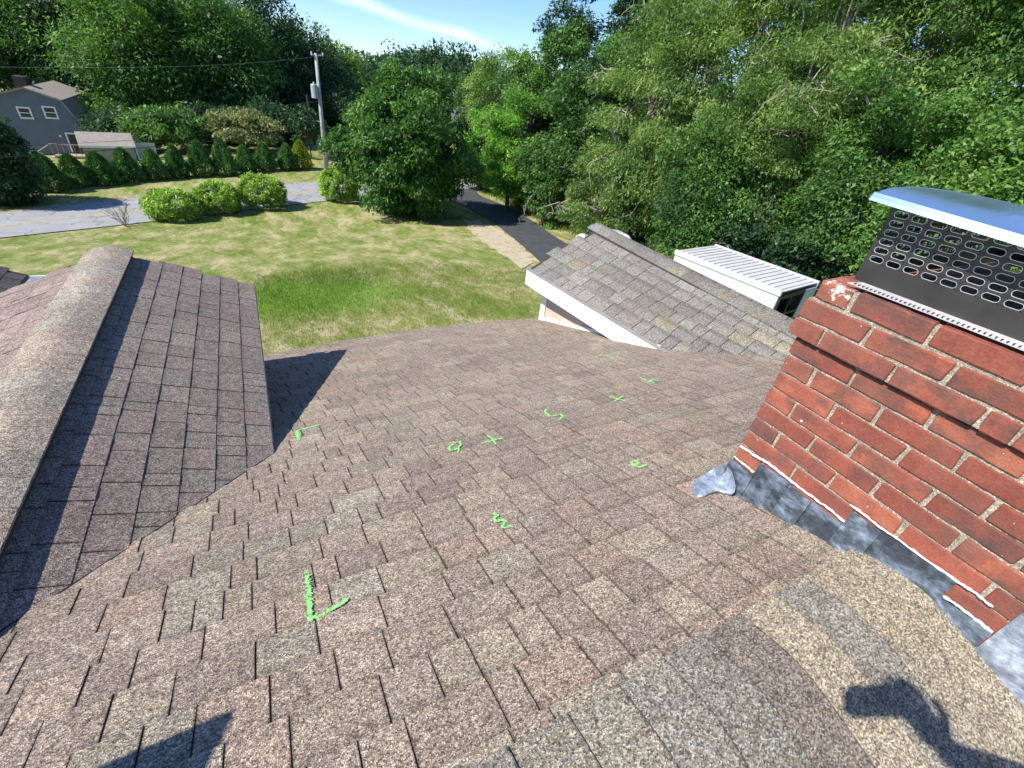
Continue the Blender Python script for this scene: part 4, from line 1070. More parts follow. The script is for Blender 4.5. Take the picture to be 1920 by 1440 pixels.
# far hill of woods in the gap
G = 'distant trees in the gap'
for i, (px, pt, r, hw) in enumerate(((715, 108, 150, 48), (760, 92, 165, 52), (815, 90, 150, 50), (860, 95, 135, 40), (790, 150, 118, 60), (880, 130, 110, 40))):
    tree_px('distant tree on the far side of the gap, '+['leftmost on the skyline', 'tallest above the shade tree', 'right of the tallest', 'rightmost on the skyline', 'lower, just above the shade tree', 'lower right, beside the right wood'][i], px, 150, pt, r, hw, .02, 9000, .8, L_dark, ncl=110, clr=4.2, trunk=.4, group=G, name='distant_tree', limbs=8, noise_amp=.6)
m3 = leaf_obj(np.stack([RG.uniform(-220, 330, 60000), RG.uniform(0, 60, 60000)+150+RG.normal(0, 6, 60000), gz(0, 200)+RG.random(60000)**1.2*(8+3*np.sin(np.linspace(0, 40, 60000)))], 1), 1.7, 'far_woods', L_dark, None, np.zeros(60000), up=.5)
m3['kind'] = 'stuff'

# woods on the right
G = 'trees of the right wood'
RW = [ # px, pymid, ptop, r, hw, lo, n, size, mat, clr, show, label
 (893, 230, 118, 62, 34, .0, 14000, .26, L_wood, 1.2, 2, 'far leftmost tree of the right wood, above the mailbox'),
 (935, 210, 78, 50, 62, .0, 30000, .24, L_fine, 1.2, 8, 'pale fine-leaved tree with grey branches, second from the left'),
 (905, 270, 205, 44, 38, .0, 14000, .2, L_bright, .7, 2, 'low bright green tree overhanging the mailbox'),
 (1000, 190, 62, 42, 66, .0, 32000, .22, L_wood, 1.1, 6, 'mid-green tree left of the tall vine-covered one'),
 (1060, 120, -70, 44, 52, .1, 20000, .22, L_dark, .95, 10, 'tall ragged vine-covered tree against the sky'),
 (1110, 200, 60, 33, 80, .0, 36000, .19, L_wood, 1.0, 4, 'dark leafy tree behind the lawn edge'),
 (1170, 110, -90, 38, 62, .1, 22000, .2, L_dark, .9, 8, 'tall tree with sky showing through its top'),
 (1230, 190, -30, 27, 100, .0, 52000, .15, L_fine, .85, 14, 'airy olive tree with drooping sprays above the garage wing'),
 (1345, 150, -190, 26, 130, .02, 70000, .15, L_fine, .9, 20, 'widest drooping olive tree, above the white truck body'),
 (1440, 270, 60, 23, 120, .0, 60000, .13, L_fine, .8, 18, 'lower olive tree with pale forked limbs behind the truck body'),
 (1560, 150, -260, 25, 140, .05, 70000, .14, L_fine, .9, 14, 'tall olive tree rising left of the chimney cap'),
 (1650, 300, 90, 21, 120, .0, 48000, .12, L_wood, .7, 6, 'dark tree directly behind the chimney cap'),
 (1760, 170, -330, 25, 170, .05, 70000, .15, L_fine, 1.0, 12, 'tall brownish-olive tree above the chimney lid'),
 (1930, 230, -350, 24, 170, .0, 56000, .15, L_wood, 1.0, 6, 'rightmost tree of the wood at the photo edge'),
 (1820, 340, 190, 19, 110, .0, 30000, .13, L_wood, .7, 2, 'low dark tree behind the chimney lid'),
 (1330, 330, 200, 22, 85, .0, 34000, .13, L_wood, .7, 4, 'lower dark tree left of the truck body'),
 (1250, 50, -160, 45, 90, .1, 22000, .24, L_wood, 1.2, 4, 'background tree behind the airy olive tree'),
 (1450, 40, -300, 42, 130, .1, 24000, .26, L_wood, 1.4, 0, 'background tree behind the widest drooping tree'),
 (1680, 60, -350, 40, 150, .1, 24000, .26, L_dark, 1.4, 0, 'background tree above the chimney cap'),
 (1880, 90, -400, 38, 150, .0, 24000, .26, L_dark, 1.4, 0, 'background tree at the right edge'),
 (960, 290, 180, 37, 48, .0, 20000, .18, L_bright, .7, 3, 'bright green low tree beside the top of the driveway'),
 (1040, 290, 200, 33, 60, .0, 24000, .17, L_wood, .7, 4, 'low spreading tree beside the middle of the driveway'),
 (1140, 330, 270, 27, 70, .0, 24000, .14, L_fine, .6, 6, 'low grey-green tree at the lawn edge beside the stones'),
]
for (px, pm, pt, r, hw, lo, n, s, mt, cl, show, lab) in RW:
    n = int(n*(1.35 if not lab.startswith('background') else .7)); s *= .84 if not lab.startswith('background') else 1.2
    tree_px(lab, px, pm, pt, r, hw, lo, n, s, mt, ncl=max(50, int(n/560)), clr=cl*1.12, trunk=.16 if r < 40 else .25, group=G, name='woodland_tree', limbs=16, show=show, noise_amp=.6, aspect=.38 if mt is L_fine else .6, droop=.55 if mt is L_fine else .25, bark=M_barkp if mt is L_fine else M_bark)
G = 'low bushes at the edge of the right wood'
for i, (px, py, hw, mt) in enumerate(((905, 345, 22, L_bright), (950, 368, 26, L_bright), (1000, 380, 30, L_wood), (1060, 392, 34, L_wood), (1130, 412, 36, L_wood), (1200, 432, 30, L_wood), (1235, 455, 26, L_bright), (1290, 455, 40, L_wood), (1380, 470, 50, L_dark), (1480, 500, 50, L_dark), (1560, 520, 60, L_dark), (1660, 470, 70, L_dark))):
    r = min(math.hypot(*onground(px, py)[:2]), 30 if px > 1100 else 60)
    if px > 1250: r = 20.5
    tree_px('low leafy bush at the wood edge, '+['beside the mailbox', 'at the top of the driveway', 'along the upper driveway', 'along the middle driveway', 'where the lawn meets the driveway', 'left of the scattered stones', 'bright one above the garage wing ridge', 'left behind the truck body', 'behind the middle of the truck body', 'behind the open end of the truck body', 'left of the chimney corner', 'behind the chimney cage'][i], px, py, py-hw*1.5, r, hw, .0, 8000, .12 if r < 32 else .16, mt, ncl=60, clr=.5, trunk=.03, group=G, name='bush', cat='bush', limbs=5)
# weeds and grass along the driveway edge, short grass on the near lawn
def scatter_px(pxs, n, size, mat, name, h=.25, up=-.2, aspect=.12):
    P = [onground(*p) for p in pxs]; pts = []
    bx = [min(p[0] for p in P), max(p[0] for p in P), min(p[1] for p in P), max(p[1] for p in P)]
    poly = [(p[0], p[1]) for p in P]
    X = RG.uniform(bx[0], bx[1], n*3); Yv = RG.uniform(bx[2], bx[3], n*3)
    ins = np.zeros(len(X), bool); j = len(poly)-1
    for i in range(len(poly)):
        (xi, yi), (xj, yj) = poly[i], poly[j]; c_ = ((yi > Yv) != (yj > Yv)) & (X < (xj-xi)*(Yv-yi)/(yj-yi+1e-9)+xi); ins ^= c_; j = i
    X, Yv = X[ins][:n], Yv[ins][:n]; n = len(X); X = X+RG.normal(0, .25, n); Yv = Yv+RG.normal(0, .45, n)
    Zv = np.array([gz(a, b_) for a, b_ in zip(X, Yv)])+RG.random(n)*h
    out = np.zeros((n, 3)); out[:, 2] = 2.2
    o = leaf_obj(np.stack([X, Yv, Zv], 1), size, name, mat, None, np.array([.35*noise.noise(Vector((a*.8, b_*.8, 0))) for a, b_ in zip(X, Yv)]), out=out, aspect=aspect, up=.35, droop=-.3)
    o['kind'] = 'stuff'; return o
L_grass = leaf_mat('grass_blades', (.10, .15, .03), (.20, .22, .06), (.40, .36, .17), .3, .1, gain=1.15)
L_grassb = leaf_mat('grass_blades_bright', (.07, .17, .015), (.13, .25, .03), (.22, .33, .06), .35, .1, gain=1.15)
scatter_px(((470, 520), (700, 490), (1000, 505), (1020, 600), (480, 680)), 42000, .085, L_grass, 'lawn_grass', .03)
scatter_px(((470, 540), (540, 512), (650, 505), (700, 525), (640, 575), (560, 600), (480, 605)), 15000, .10, L_grassb, 'bright_grass', .03)
scatter_px(((890, 350), (1000, 382), (1200, 405), (1250, 470), (1110, 450), (1010, 412), (930, 372)), 26000, .30, leaf_mat('weeds', (.05, .09, .018), (.12, .16, .035), (.28, .27, .09), .35, .1, gain=1.3), 'roadside_weeds', .18)
tt = scatter_px(((600, 325), (880, 300), (900, 330), (600, 342)), 3000, .25, L_grass, 'verge_grass', .08)

# bare shrub on the lawn
b_ = onground(236, 424); t = tag(empty('bare_shrub', tuple(map(float, b_))), 'small leafless twiggy shrub standing on the lawn by the road', 'shrub'); mb = MB()
for q in range(16):
    a = random.uniform(0, 6.28); e = Vector((math.cos(a)*random.uniform(.2, .75), math.sin(a)*random.uniform(.2, .75), random.uniform(.5, 1.0)))
    limb(mb, (0, 0, 0), e, .014, .006, .15, 4)
    for _ in range(3): limb(mb, e*random.uniform(.5, .9), e*1.1+Vector((random.gauss(0, .15), random.gauss(0, .15), .05)), .007, .004, .1, 2)
mb.build('twigs', simple('grey_twig', (.22, .18, .15), .9), t)

# ------------------------------------------------------------ utility pole, wires, mailbox
M_pole = simple('weathered_pole', (.38, .38, .37), .85, 0, .2, 3, .01)
M_metal = simple('grey_metal', (.42, .46, .50), .45, .3, .1, 3); M_black = simple('black_wire', (.02, .02, .022), .6); M_glass = simple('insulator', (.65, .65, .68), .3)
bp = onground(613, 332); rP = math.hypot(bp[0], bp[1]); bp = Vector(tuple(map(float, bp)))
tp = Vector(tuple(map(float, ray(592, 100)))); tp = tp*(rP/math.hypot(tp.x, tp.y))
pole = tag(empty('utility_pole', bp), 'tall pale wooden utility pole with a grey transformer beside the road', 'utility pole')
L = tp-bp; mb = MB(); mb.tube([(0, 0, -.3), L*.5, L], [.17, .145, .115], 12); mb.build('pole', M_pole, pole, smooth=True)
def along(py):   # point on the pole seen at image row py
    lo, hi = 0.0, 1.0
    for _ in range(30):
        c_ = (lo+hi)/2; q = bp+L*c_
        if px_of(q)[1] > py: lo = c_
        else: hi = c_
    return bp+L*lo
side = Vector((-.86, -.5, 0))
q = along(172)-bp+side*.42; mb = MB()
mb.tube([q+Vector((0, 0, -.45)), q+Vector((0, 0, -.42)), q+Vector((0, 0, .42)), q+Vector((0, 0, .47))], [.20, .25, .25, .2], 14)
tf = mb.build('transformer', M_metal, pole, smooth=False)
mb = MB(); mb.tube([q+Vector((0, 0, .45)), q+Vector((0, 0, .62))], [.06, .04], 8); o = mb.build('bushing', M_glass, tf)
mb = MB(); a_ = Vector((q.x, q.y, q.z)); mb.tube([a_+Vector((0, 0, .2)), a_+Vector((0, 0, .2))-side*.4], .03, 6); mb.build('bracket', M_black, pole)
q = along(104)-bp; mb = MB(); mb.tube([q+Vector((-.35, -.1, .0)), q+Vector((.55, .1, .05))], .05, 6); mb.build('crossarm', M_pole, pole)
for dx in (-.3, .5):
    mb = MB(); mb.tube([q+Vector((dx, dx*.2, .0)), q+Vector((dx, dx*.2, .22))], [.06, .045], 8); mb.build('insulator', M_glass, pole)
mb = MB(); mb.tube([along(300)-bp+Vector((.19, -.05, 0)), Vector((.19, -.05, .1))], .045, 6); mb.build('ground_conduit', M_metal, pole)
mb = MB(); e_ = along(190)-bp; mb.tube([along(150)-bp+Vector((.15, 0, 0)), along(165)-bp+Vector((.32, 0, 0)), e_+Vector((.3, 0, 0)), along(200)-bp+Vector((.1, 0, 0))], .015, 5); mb.build('jumper_wire', M_black, pole)
def cable(label, p, q, sag, r=.018, mat=M_black, group='overhead wires on the utility pole'):
    p, q = Vector(p), Vector(q); mb = MB(); P = [p.lerp(q, i/24)-Vector((0, 0, sag*4*(i/24)*(1-i/24))) for i in range(25)]
    o = mb.build('overhead_cable', mat, None, smooth=True); tag(o, label, 'cable', group); return o
def cable(label, p, q, sag, r=.018, mat=M_black, group='overhead wires on the utility pole'):
    p, q = Vector(p), Vector(q); mb = MB(); mb.tube([p.lerp(q, i/24)-Vector((0, 0, sag*4*(i/24)*(1-i/24))) for i in range(25)], r, 5)
    return tag(mb.build('overhead_cable', mat, None, smooth=True), label, 'cable', group)
def at(px, py, r): d = ray(px, py); return V3(d*(r/math.hypot(d[0], d[1])))
cable('lowest thick black wire running left from the pole across the evergreen row', along(238), at(-160, 304, 27), .25, .016)
cable('thin wire just above the lowest one, crossing the shed roof', along(230), at(-160, 280, 27), .25, .008)
cable('wire halfway up the pole running left in front of the wood', along(190), at(-160, 220, 27), .25, .010, simple('pale_wire', (.09, .1, .1), .6))
cable('topmost wire running left from the pole head', along(106), at(-160, 122, 27), .3, .005, simple('bright_wire', (.25, .26, .27), .5))
cable('wire halfway up the pole running right behind the shade tree', along(190), at(900, 215, 75), .5, .02)
cable('topmost wire running right from the pole head across the sky', along(106), at(900, 150, 75), .5, .014)
bp2 = place(591, 275, 62); mb = MB(); pq = at(575, 178, 62)-Vector(bp2); mb.tube([(0, 0, -.2), pq], [.14, .11], 8)
tag(mb.build('utility_pole', simple('dark_pole', (.05, .045, .04), .9), None, bp2), 'thin dark pole standing in the shade behind the white utility pole', 'pole')
b_ = onground(881, 352); mbx = tag(empty('mailbox', tuple(map(float, b_))), 'black mailbox on a white post at the end of the driveway', 'mailbox')
mb = MB(); mb.box(-.06, .06, -.06, .06, -.05, 1.15); mb.build('post', M_white, mbx, bevel=.01)
mb = MB(); pr = [(-.45, -.11, 1.0), (-.45, .11, 1.0), (-.45, .11, 1.16)]+[(-.45, .11*math.cos(a), 1.16+.11*math.sin(a)) for a in np.linspace(.3, 2.84, 6)]+[(-.45, -.11, 1.16)]
mb.prism(pr, (.5, 0, 0)); mb.build('box', simple('black_mailbox', (.03, .03, .035), .4), mbx)

# ------------------------------------------------------------ grey gambrel house across the road
def plane_frame(px, py, vpx, vpy, r, isn=False):
    u = ray(vpx, vpy).copy(); u[2] = 0; u /= np.linalg.norm(u)
    if isn: u = np.array([u[1], -u[0], 0])
    n = np.array([-u[1], u[0], 0])   # n points away
    P0 = np.array(at(px, py, r)); return u, n, P0
def uvw(px, py, fr, back=0):
    u, n, P0 = fr; d = ray(px, py); t = ((P0+n*back)@n)/(d@n); q = d*t-P0; return float(q@u), float(q[2])
fr = plane_frame(60, 215, 424.6, 81.9, 62, True); u_, n_, P0 = fr
gh0 = P0.copy(); gh = tag(empty('gambrel_house', tuple(gh0)), 'grey gambrel-roofed house behind the evergreens at the left', 'house')
gh.rotation_euler = (0, 0, math.atan2(u_[1], u_[0]))
k_ = {n: uvw(*p, fr) for n, p in dict(pk=(45, 166), brR=(113, 189), evR=(157, 247), bs=(140, 292), w1a=(29, 199), w1b=(54, 223), w2a=(77, 198), w2b=(102, 223), da=(121, 248), db=(144, 287)).items()}
pk, br, ev = k_['pk'], k_['brR'], k_['evR']; zb = k_['bs'][1]-.9; W_ = ev[0]-pk[0]
prof_ = [(pk[0]-W_, zb), (ev[0], zb), (ev[0], ev[1]), (br[0], br[1]), (pk[0], pk[1]), (2*pk[0]-br[0], br[1]), (pk[0]-W_, ev[1])]
M_gs = simple('grey_clapboard', (.17, .185, .21), .8, 0, .08, 2); M_gr = simple('brown_grey_roof', (.30, .26, .23), .9, 0, .15, 4)
DEP = 9.0
mb = MB(); mb.prism([(a, 0, c) for a, c in prof_], (0, DEP, 0)); mb.build('wall', M_gs, gh)
mb = MB(); z = zb+.3; 
while z < pk[1]-.2:
    half = W_ if z < ev[1] else (W_-(z-ev[1])/(br[1]-ev[1])*(W_-(br[0]-pk[0])) if z < br[1] else (br[0]-pk[0])*(1-(z-br[1])/(pk[1]-br[1])))
    mb.hexa([(pk[0]-half+.02, -.035, z), (pk[0]+half-.02, -.035, z), (pk[0]+half-.02, -.002, z), (pk[0]-half+.02, -.002, z)], [(pk[0]-half+.02, -.01, z+.2), (pk[0]+half-.02, -.01, z+.2), (pk[0]+half-.02, -.002, z+.2), (pk[0]-half+.02, -.002, z+.2)]); z += .22
o = mb.build('clapboards', M_gs, gh); o['kind'] = 'stuff'
mb = MB()
def roofpl(mb, a, b_, ov=.25, t=.14):
    d = np.array([b_[0]-a[0], b_[1]-a[1]]); d /= np.linalg.norm(d); nn = np.array([-d[1], d[0]]); nn = nn if nn[1] > 0 else -nn
    P = [(a[0], -ov, a[1]), (b_[0], -ov, b_[1]), (b_[0], DEP+ov, b_[1]), (a[0], DEP+ov, a[1])]; o_ = np.array([nn[0]*t, 0, nn[1]*t])
    q = [tuple(np.array(p)+o_) for p in P]
    mb.hexa(P if a[0] < b_[0] else P[::-1], q if a[0] < b_[0] else q[::-1])
for s in (1, -1):
    f = lambda p: (pk[0]+s*(p[0]-pk[0]), p[1])
    roofpl(mb, f(pk), f((br[0]+.1, br[1]-.05))); roofpl(mb, f(br), f((ev[0]+.35, ev[1]-.25)))
rf = mb.build('roof', M_gr, gh)
mb = MB(); mb.box(pk[0]-.9, pk[0]-.1, 1.5, 2.5, pk[1]-1, pk[1]+.75); mb.build('chimney', simple('dark_brick', (.07, .05, .045), .9), rf)
M_pane = simple('dark_glass', (.02, .022, .03), .1, 0, .1, 2, 0, .6)
for a, b_ in (('w1a', 'w1b'), ('w2a', 'w2b')):
    (x0, z1), (x1, z0) = k_[a], k_[b_]; x1 = x0+.92; f_ = MB(); w0 = .12
    for q in ((x0, x0+w0, z0, z1), (x1-w0, x1, z0, z1), (x0+w0, x1-w0, z0, z0+w0), (x0+w0, x1-w0, z1-w0, z1), (x0+w0, x1-w0, (z0+z1)/2-.03, (z0+z1)/2+.03)): f_.box(q[0], q[1], -.09, -.036, q[2], q[3])
    wi = f_.build('window', M_white, gh); mb = MB(); mb.box(x0+w0, x1-w0, -.06, -.04, z0+w0, (z0+z1)/2-.03); mb.box(x0+w0, x1-w0, -.06, -.04, (z0+z1)/2+.03, z1-w0); mb.build('pane', M_pane, wi)
(x0, z1), (x1, z0) = k_['da'], k_['db']; x1 = x0+1.15; mb = MB()
for q in ((x0, x0+.12, z0, z1), (x1-.12, x1, z0, z1), (x0+.12, x1-.12, z1-.12, z1)): mb.box(q[0], q[1], -.09, -.036, q[2], q[3])
dr = mb.build('door', M_white, gh); mb = MB(); mb.box(x0+.12, x1-.12, -.07, -.04, z0, z1-.12); mb.build('door_leaf', M_pane, dr)
mb = MB(); mb.tube([(x0-.35, -.1, z1-.3), (x0-.35, -.22, z1-.3)], .09, 8); mb.build('wall_lamp', M_white, gh)
mb = MB(); mb.box(x0-1.0, x1+1.0, -1.4, -.04, z0-.18, z0-.03)
st = mb.build('porch', simple('porch_wood', (.42, .35, .28), .8), gh)
for i in range(5):
    mb = MB(); mb.box(x0-1.0-.3*(i+1), x0-1.0-.3*i, -1.3, -.3, z0-.2*(i+2)-.03, z0-.2*(i+1)); mb.build('step', st.data.materials[0], st)
mb = MB()
for xx in np.linspace(x0-1.0, x1+1.0, 9): mb.box(xx-.02, xx+.02, -1.42, -1.38, z0, z0+.85)
mb.box(x0-1.0, x1+1.0, -1.44, -1.36, z0+.85, z0+.92); mb.tube([(x0-1.0, -1.4, z0+.9), (x0-2.5, -1.4, z0-.1)], .04, 6); mb.tube([(x0-2.5, -1.4, z0-.1), (x0-2.5, -1.4, z0-1.1)], .04, 6)
o = mb.build('railing', simple('railing_wood', (.45, .35, .30), .8), gh)
mb = MB(); mb.tube([(pk[0]-W_+.3, -.1, ev[1]+.9), (pk[0]-W_+.3, -.1, zb)], .05, 6); mb.build('downspout', M_white, gh)

# shed
fr = plane_frame(200, 290, 108, 39, 50, True); u_, n_, P0 = fr
sh = tag(empty('shed', tuple(P0)), 'small beige shed with a brown shingled roof in front of the grey house', 'shed'); sh.rotation_euler = (0, 0, math.atan2(u_[1], u_[0]))
a = uvw(148, 275, fr); b_ = uvw(253, 271, fr); base = uvw(200, 318, fr)[1]-.3; c = uvw(146, 253, fr, 1.6)
W0_, W1_, HE = a[0], b_[0], (a[1]+b_[1])/2; HR = HE+.6
mb = MB(); mb.prism([(W0_+.15, 0, base), (W0_+.15, 3.2, base), (W0_+.15, 3.2, HE-.05), (W0_+.15, 1.6, HR-.1), (W0_+.15, 0, HE-.05)], (W1_-W0_-.3, 0, 0)); mb.build('wall', simple('beige_shed', (.33, .31, .28), .85), sh)
mb = MB()
for (y0, y1, z0, z1) in ((-.2, 1.6, HE-.08, HR), (3.4, 1.6, HE-.08, HR)):
    P = [(W0_, y0, z0), (W1_, y0, z0), (W1_, y1, z1), (W0_, y1, z1)]; P = P if y0 < y1 else P[::-1]
    mb.hexa(P, [(p[0], p[1], p[2]+.1) for p in P])
rf = mb.build('roof', M_gr, sh); mb = MB(); mb.box(W0_, W1_, -.23, -.2, HE-.14, HE+.02); mb.box(W1_-.02, W1_+.03, 0, .1, base, HE-.1); mb.build('trim', M_white, sh)
fp = place(262, 300, 52); fe = tag(empty('white_fence', fp), 'short white fence panel beside the shed, behind the evergreens', 'fence'); fe.rotation_euler = (0, 0, math.atan2(u_[1], u_[0]))
for i in range(8): mb = MB(); mb.box(-.1+i*.18, .07+i*.18, 0, .04, -.4, 1.5); mb.build('board', M_white, fe)
# far roof in the gap
fr = plane_frame(868, 222, 1900, 283, 95); u_, n_, P0 = fr
fh = tag(empty('far_house', tuple(P0)), 'grey roof of a distant house glimpsed right of the shade tree', 'house'); fh.rotation_euler = (0, 0, math.atan2(u_[1], u_[0]))
mb = MB(); mb.box(-6, 6, 1, 8, -5, -1.3); mb.build('wall', M_gs, fh); mb = MB(); mb.prism([(-6.4, .6, -1.4), (-6.4, 8.4, -1.4), (-6.4, 4.5, 1.3)], (12.8, 0, 0)); mb.build('roof', simple('slate_roof', (.2, .2, .22), .8), fh)

# ------------------------------------------------------------ white truck body behind the wing, white car
Q = [onZ(*p, -4.0) for p in ((1268, 470), (1335, 457), (1527, 523), (1465, 548))]
ax = (Q[3]-Q[0]); ax[2] = 0; LB = float(np.linalg.norm(ax)); ax /= LB; pn = np.array([-ax[1], ax[0], 0])   # pn: away from the camera
WB = float((Q[1]-Q[0])@pn); WB = abs(WB) if abs(WB) > 1.8 else 2.2
if ((Q[1]-Q[0])@pn) < 0: pn = -pn
gb = gz(Q[0][0], Q[0][1])
tb = tag(empty('truck_body', (float(Q[0][0]), float(Q[0][1]), float(gb))), 'white box truck body with ribbed roof and black framed open end by the trees', 'truck body')
tb.rotation_euler = (0, 0, math.atan2(ax[1], ax[0])); ys_ = 1 if (ax[0]*pn[1]-ax[1]*pn[0]) > 0 else -1
HT = -4.0-gb; M_tw = simple('white_truck_panel', (.56, .56, .56), .45, 0, .06, 2)
def tbx(mb, x0, x1, y0, y1, z0, z1):
    ya, yb = sorted((y0*ys_, y1*ys_)); mb.box(x0, x1, ya, yb, z0, z1)
mb = MB(); tbx(mb, 0, LB, 0, .05, .5, HT-.03); mb.build('side_panel', M_tw, tb); mb = MB(); tbx(mb, 0, LB, WB-.05, WB, .5, HT-.03); mb.build('side_panel', M_tw, tb)
mb = MB(); tbx(mb, 0, .05, .052, WB-.052, .5, HT-.03); mb.build('front_panel', M_tw, tb); mb = MB(); tbx(mb, 0, LB, 0, WB, .42, .5); mb.build('floor', M_under, tb)
mb = MB(); tbx(mb, 0, LB, 0, WB, HT-.03, HT); rf = mb.build('roof', M_tw, tb)
for i in range(18):
    mb = MB(); xx = .12+(LB-.25)*i/17; tbx(mb, xx-.035, xx+.035, .14, WB-.14, HT+.001, HT+.03); mb.build('rib', M_tw, rf, bevel=.008)
mb = MB(); tbx(mb, -.02, LB+.02, -.03, .06, HT-.12, HT+.035); mb.build('edge_rail', M_tw, rf); mb = MB(); tbx(mb, -.02, LB+.02, WB-.06, WB+.03, HT-.12, HT+.035); mb.build('edge_rail', M_tw, rf)
fm = MB()
tbx(fm, LB-.02, LB+.05, .0, .09, .5, HT-.13); tbx(fm, LB-.02, LB+.05, WB*.62, WB*.62+.09, .5, HT-.13); tbx(fm, LB-.02, LB+.05, .09, WB*.62, HT-.22, HT-.13); tbx(fm, LB-.02, LB+.05, .09, WB*.62, HT-.8, HT-.72); tbx(fm, LB-.02, LB+.05, WB*.3, WB*.3+.06, .5, HT-.22)
fm.build('door_frame', simple('black_frame', (.02, .02, .025), .5), tb)
mb = MB(); tbx(mb, LB-.02, LB+.03, WB*.62+.1, WB, .5, HT-.13); mb.build('end_door', simple('pale_blue_door', (.45, .52, .56), .5), tb)
for xx in (.9, LB-.8):
    for yy in (.1, WB-.35):
        mb = MB(); ya = yy*ys_; mb.tube([(xx, ya, .42), (xx, ya+.25*ys_, .42)], .42, 18); w_ = mb.build('wheel', simple('tyre', (.03, .03, .03), .8), tb)

cp = onground(1128, 505); d_ = (Rd[5]+Ld[5])/2-(Rd[3]+Ld[3])/2; an = math.atan2(d_[1], d_[0])
car = tag(empty('parked_car', tuple(map(float, cp+np.array([-.1, -.5, 0.05])))), 'white car mostly hidden behind the ridge of the garage wing', 'car'); car.rotation_euler = (0, 0, an)
def section(mb, secs):   # lofted car shell: list of (x, halfwidth, zlow, zhigh)
    n = len(mb.v); K = 10
    for (x, hw, z0, z1) in secs:
        for j in range(K):
            a = 2*math.pi*(j+.5)/K; c_, s_ = math.cos(a), math.sin(a); c_ = math.copysign(abs(c_)**.45, c_); s_ = math.copysign(abs(s_)**.55, s_); mb.v.append((x, hw*c_, (z0+z1)/2+(z1-z0)/2*s_))
    for i in range(len(secs)-1):
        for j in range(K): a = n+i*K+j; b2 = n+i*K+(j+1) % K; mb.f.append((a, b2, b2+K, a+K))
    mb.f.append(tuple(n+K-1-j for j in range(K))); mb.f.append(tuple(n+(len(secs)-1)*K+j for j in range(K)))
mb = MB(); section(mb, [(-2.25, .75, .35, .75), (-2.1, .86, .25, .95), (-1.2, .9, .22, 1.02), (0, .9, .22, 1.0), (1.2, .9, .22, .95), (2.0, .84, .25, .82), (2.2, .7, .35, .7)]); bd = mb.build('body', simple('white_car_paint', (.8, .8, .8), .25), car, smooth=True)
mb = MB(); section(mb, [(-1.75, .6, .9, 1.05), (-1.1, .72, .9, 1.42), (-.2, .74, .9, 1.47), (.4, .7, .9, 1.38), (1.15, .6, .85, .98)]); mb.build('cabin', M_pane, car, smooth=True)
mb = MB(); section(mb, [(-1.1, .6, 1.38, 1.44), (-.2, .66, 1.42, 1.49), (.4, .58, 1.34, 1.41)]); mb.build('roof_panel', bd.data.materials[0], car, smooth=True)
for xx in (-1.4, 1.35):
    for s in (-1, 1):
        mb = MB(); mb.tube([(xx, s*.92, .32), (xx, s*.70, .32)], .32, 16); w_ = mb.build('wheel', simple('car_tyre', (.03, .03, .03), .8), car); mb = MB(); mb.tube([(xx, s*.925, .32), (xx, s*.90, .32)], .19, 12); mb.build('rim', M_metal, w_)
for s in (-1, 1): mb = MB(); mb.box(2.02, 2.16, s*.62-.14, s*.62+.14, .58, .7); mb.build('headlight', M_glass, car, bevel=.02)
# field stones at the wood edge
me_st = []
for i in range(4):
    bm = bmesh.new(); bmesh.ops.create_icosphere(bm, subdivisions=2, radius=1)
    for v in bm.verts: v.co *= 1+.25*noise.noise(v.co*1.3+Vector((i*7, 0, 0))); v.co.z *= .6
    m2 = bpy.data.meshes.new('field_stone'); bm.to_mesh(m2); bm.free(); m2.materials.append(simple('field_stone_%d' % i, (.30, .28, .26), .95, 0, .3, 5, .02)); me_st.append(m2)
for i in range(14):
    p = onground(1185+i*6+random.uniform(-6, 6), 398+i*2.6+random.uniform(-5, 5)); o = bpy.data.objects.new('field_stone', me_st[i % 4]); COL.objects.link(o); s = random.uniform(.13, .26)
    o.location = tuple(map(float, p+np.array([0, 0, s*.3]))); o.scale = (s, s*random.uniform(.7, 1.2), s); o.rotation_euler = (0, 0, random.uniform(0, 6)); tag(o, ('one of the ' + ('larger' if s > .2 else 'smaller') + ' grey field stones scattered in the weeds at the wood edge'), 'stone', 'field stones at the wood edge')

# ------------------------------------------------------------ the photographer, whose phone and arm throw the shadow on the ridge
c3 = lambda r_, u2, f_: V3(CR*r_+CU*u2+CF*f_)
phone = tag(empty('smartphone', tuple(c3(.045, -.004, -.012))), 'smartphone held up in the photographer\'s hand above the ridge', 'phone')
mt = Matrix.Identity(4)
for i in range(3): mt[i][0] = CR[i]; mt[i][1] = CU[i]; mt[i][2] = -CF[i]; mt[i][3] = c3(.045, -.004, -.012)[i]
phone.matrix_world = mt
bm = bmesh.new(); bmesh.ops.create_cube(bm, size=1)
for v in bm.verts: v.co.x *= .147; v.co.y *= .072; v.co.z *= .008
bmesh.ops.bevel(bm, geom=[e for e in bm.edges if abs(e.verts[0].co.z-e.verts[1].co.z) > .004], offset=.011, segments=4, affect='EDGES')
m2 = bpy.data.meshes.new('case'); bm.to_mesh(m2); bm.free(); link('case', m2, M_black, phone)
mb = MB(); mb.box(-.069, .069, -.031, .031, .0042, .0046); mb.build('screen', M_pane, phone)
M_skin = simple('skin', (.45, .27, .19), .55, 0, .05, 20); M_shirt = simple('dark_shirt', (.05, .07, .12), .9, 0, .1, 20); M_jean = simple('work_trousers', (.10, .11, .13), .9, 0, .1, 20)
per = tag(empty('person', (.42, -.62, roof_z(-.62))), 'person in dark shirt and work trousers standing on the ridge, holding up a phone', 'person')
PO = Vector(per.location)
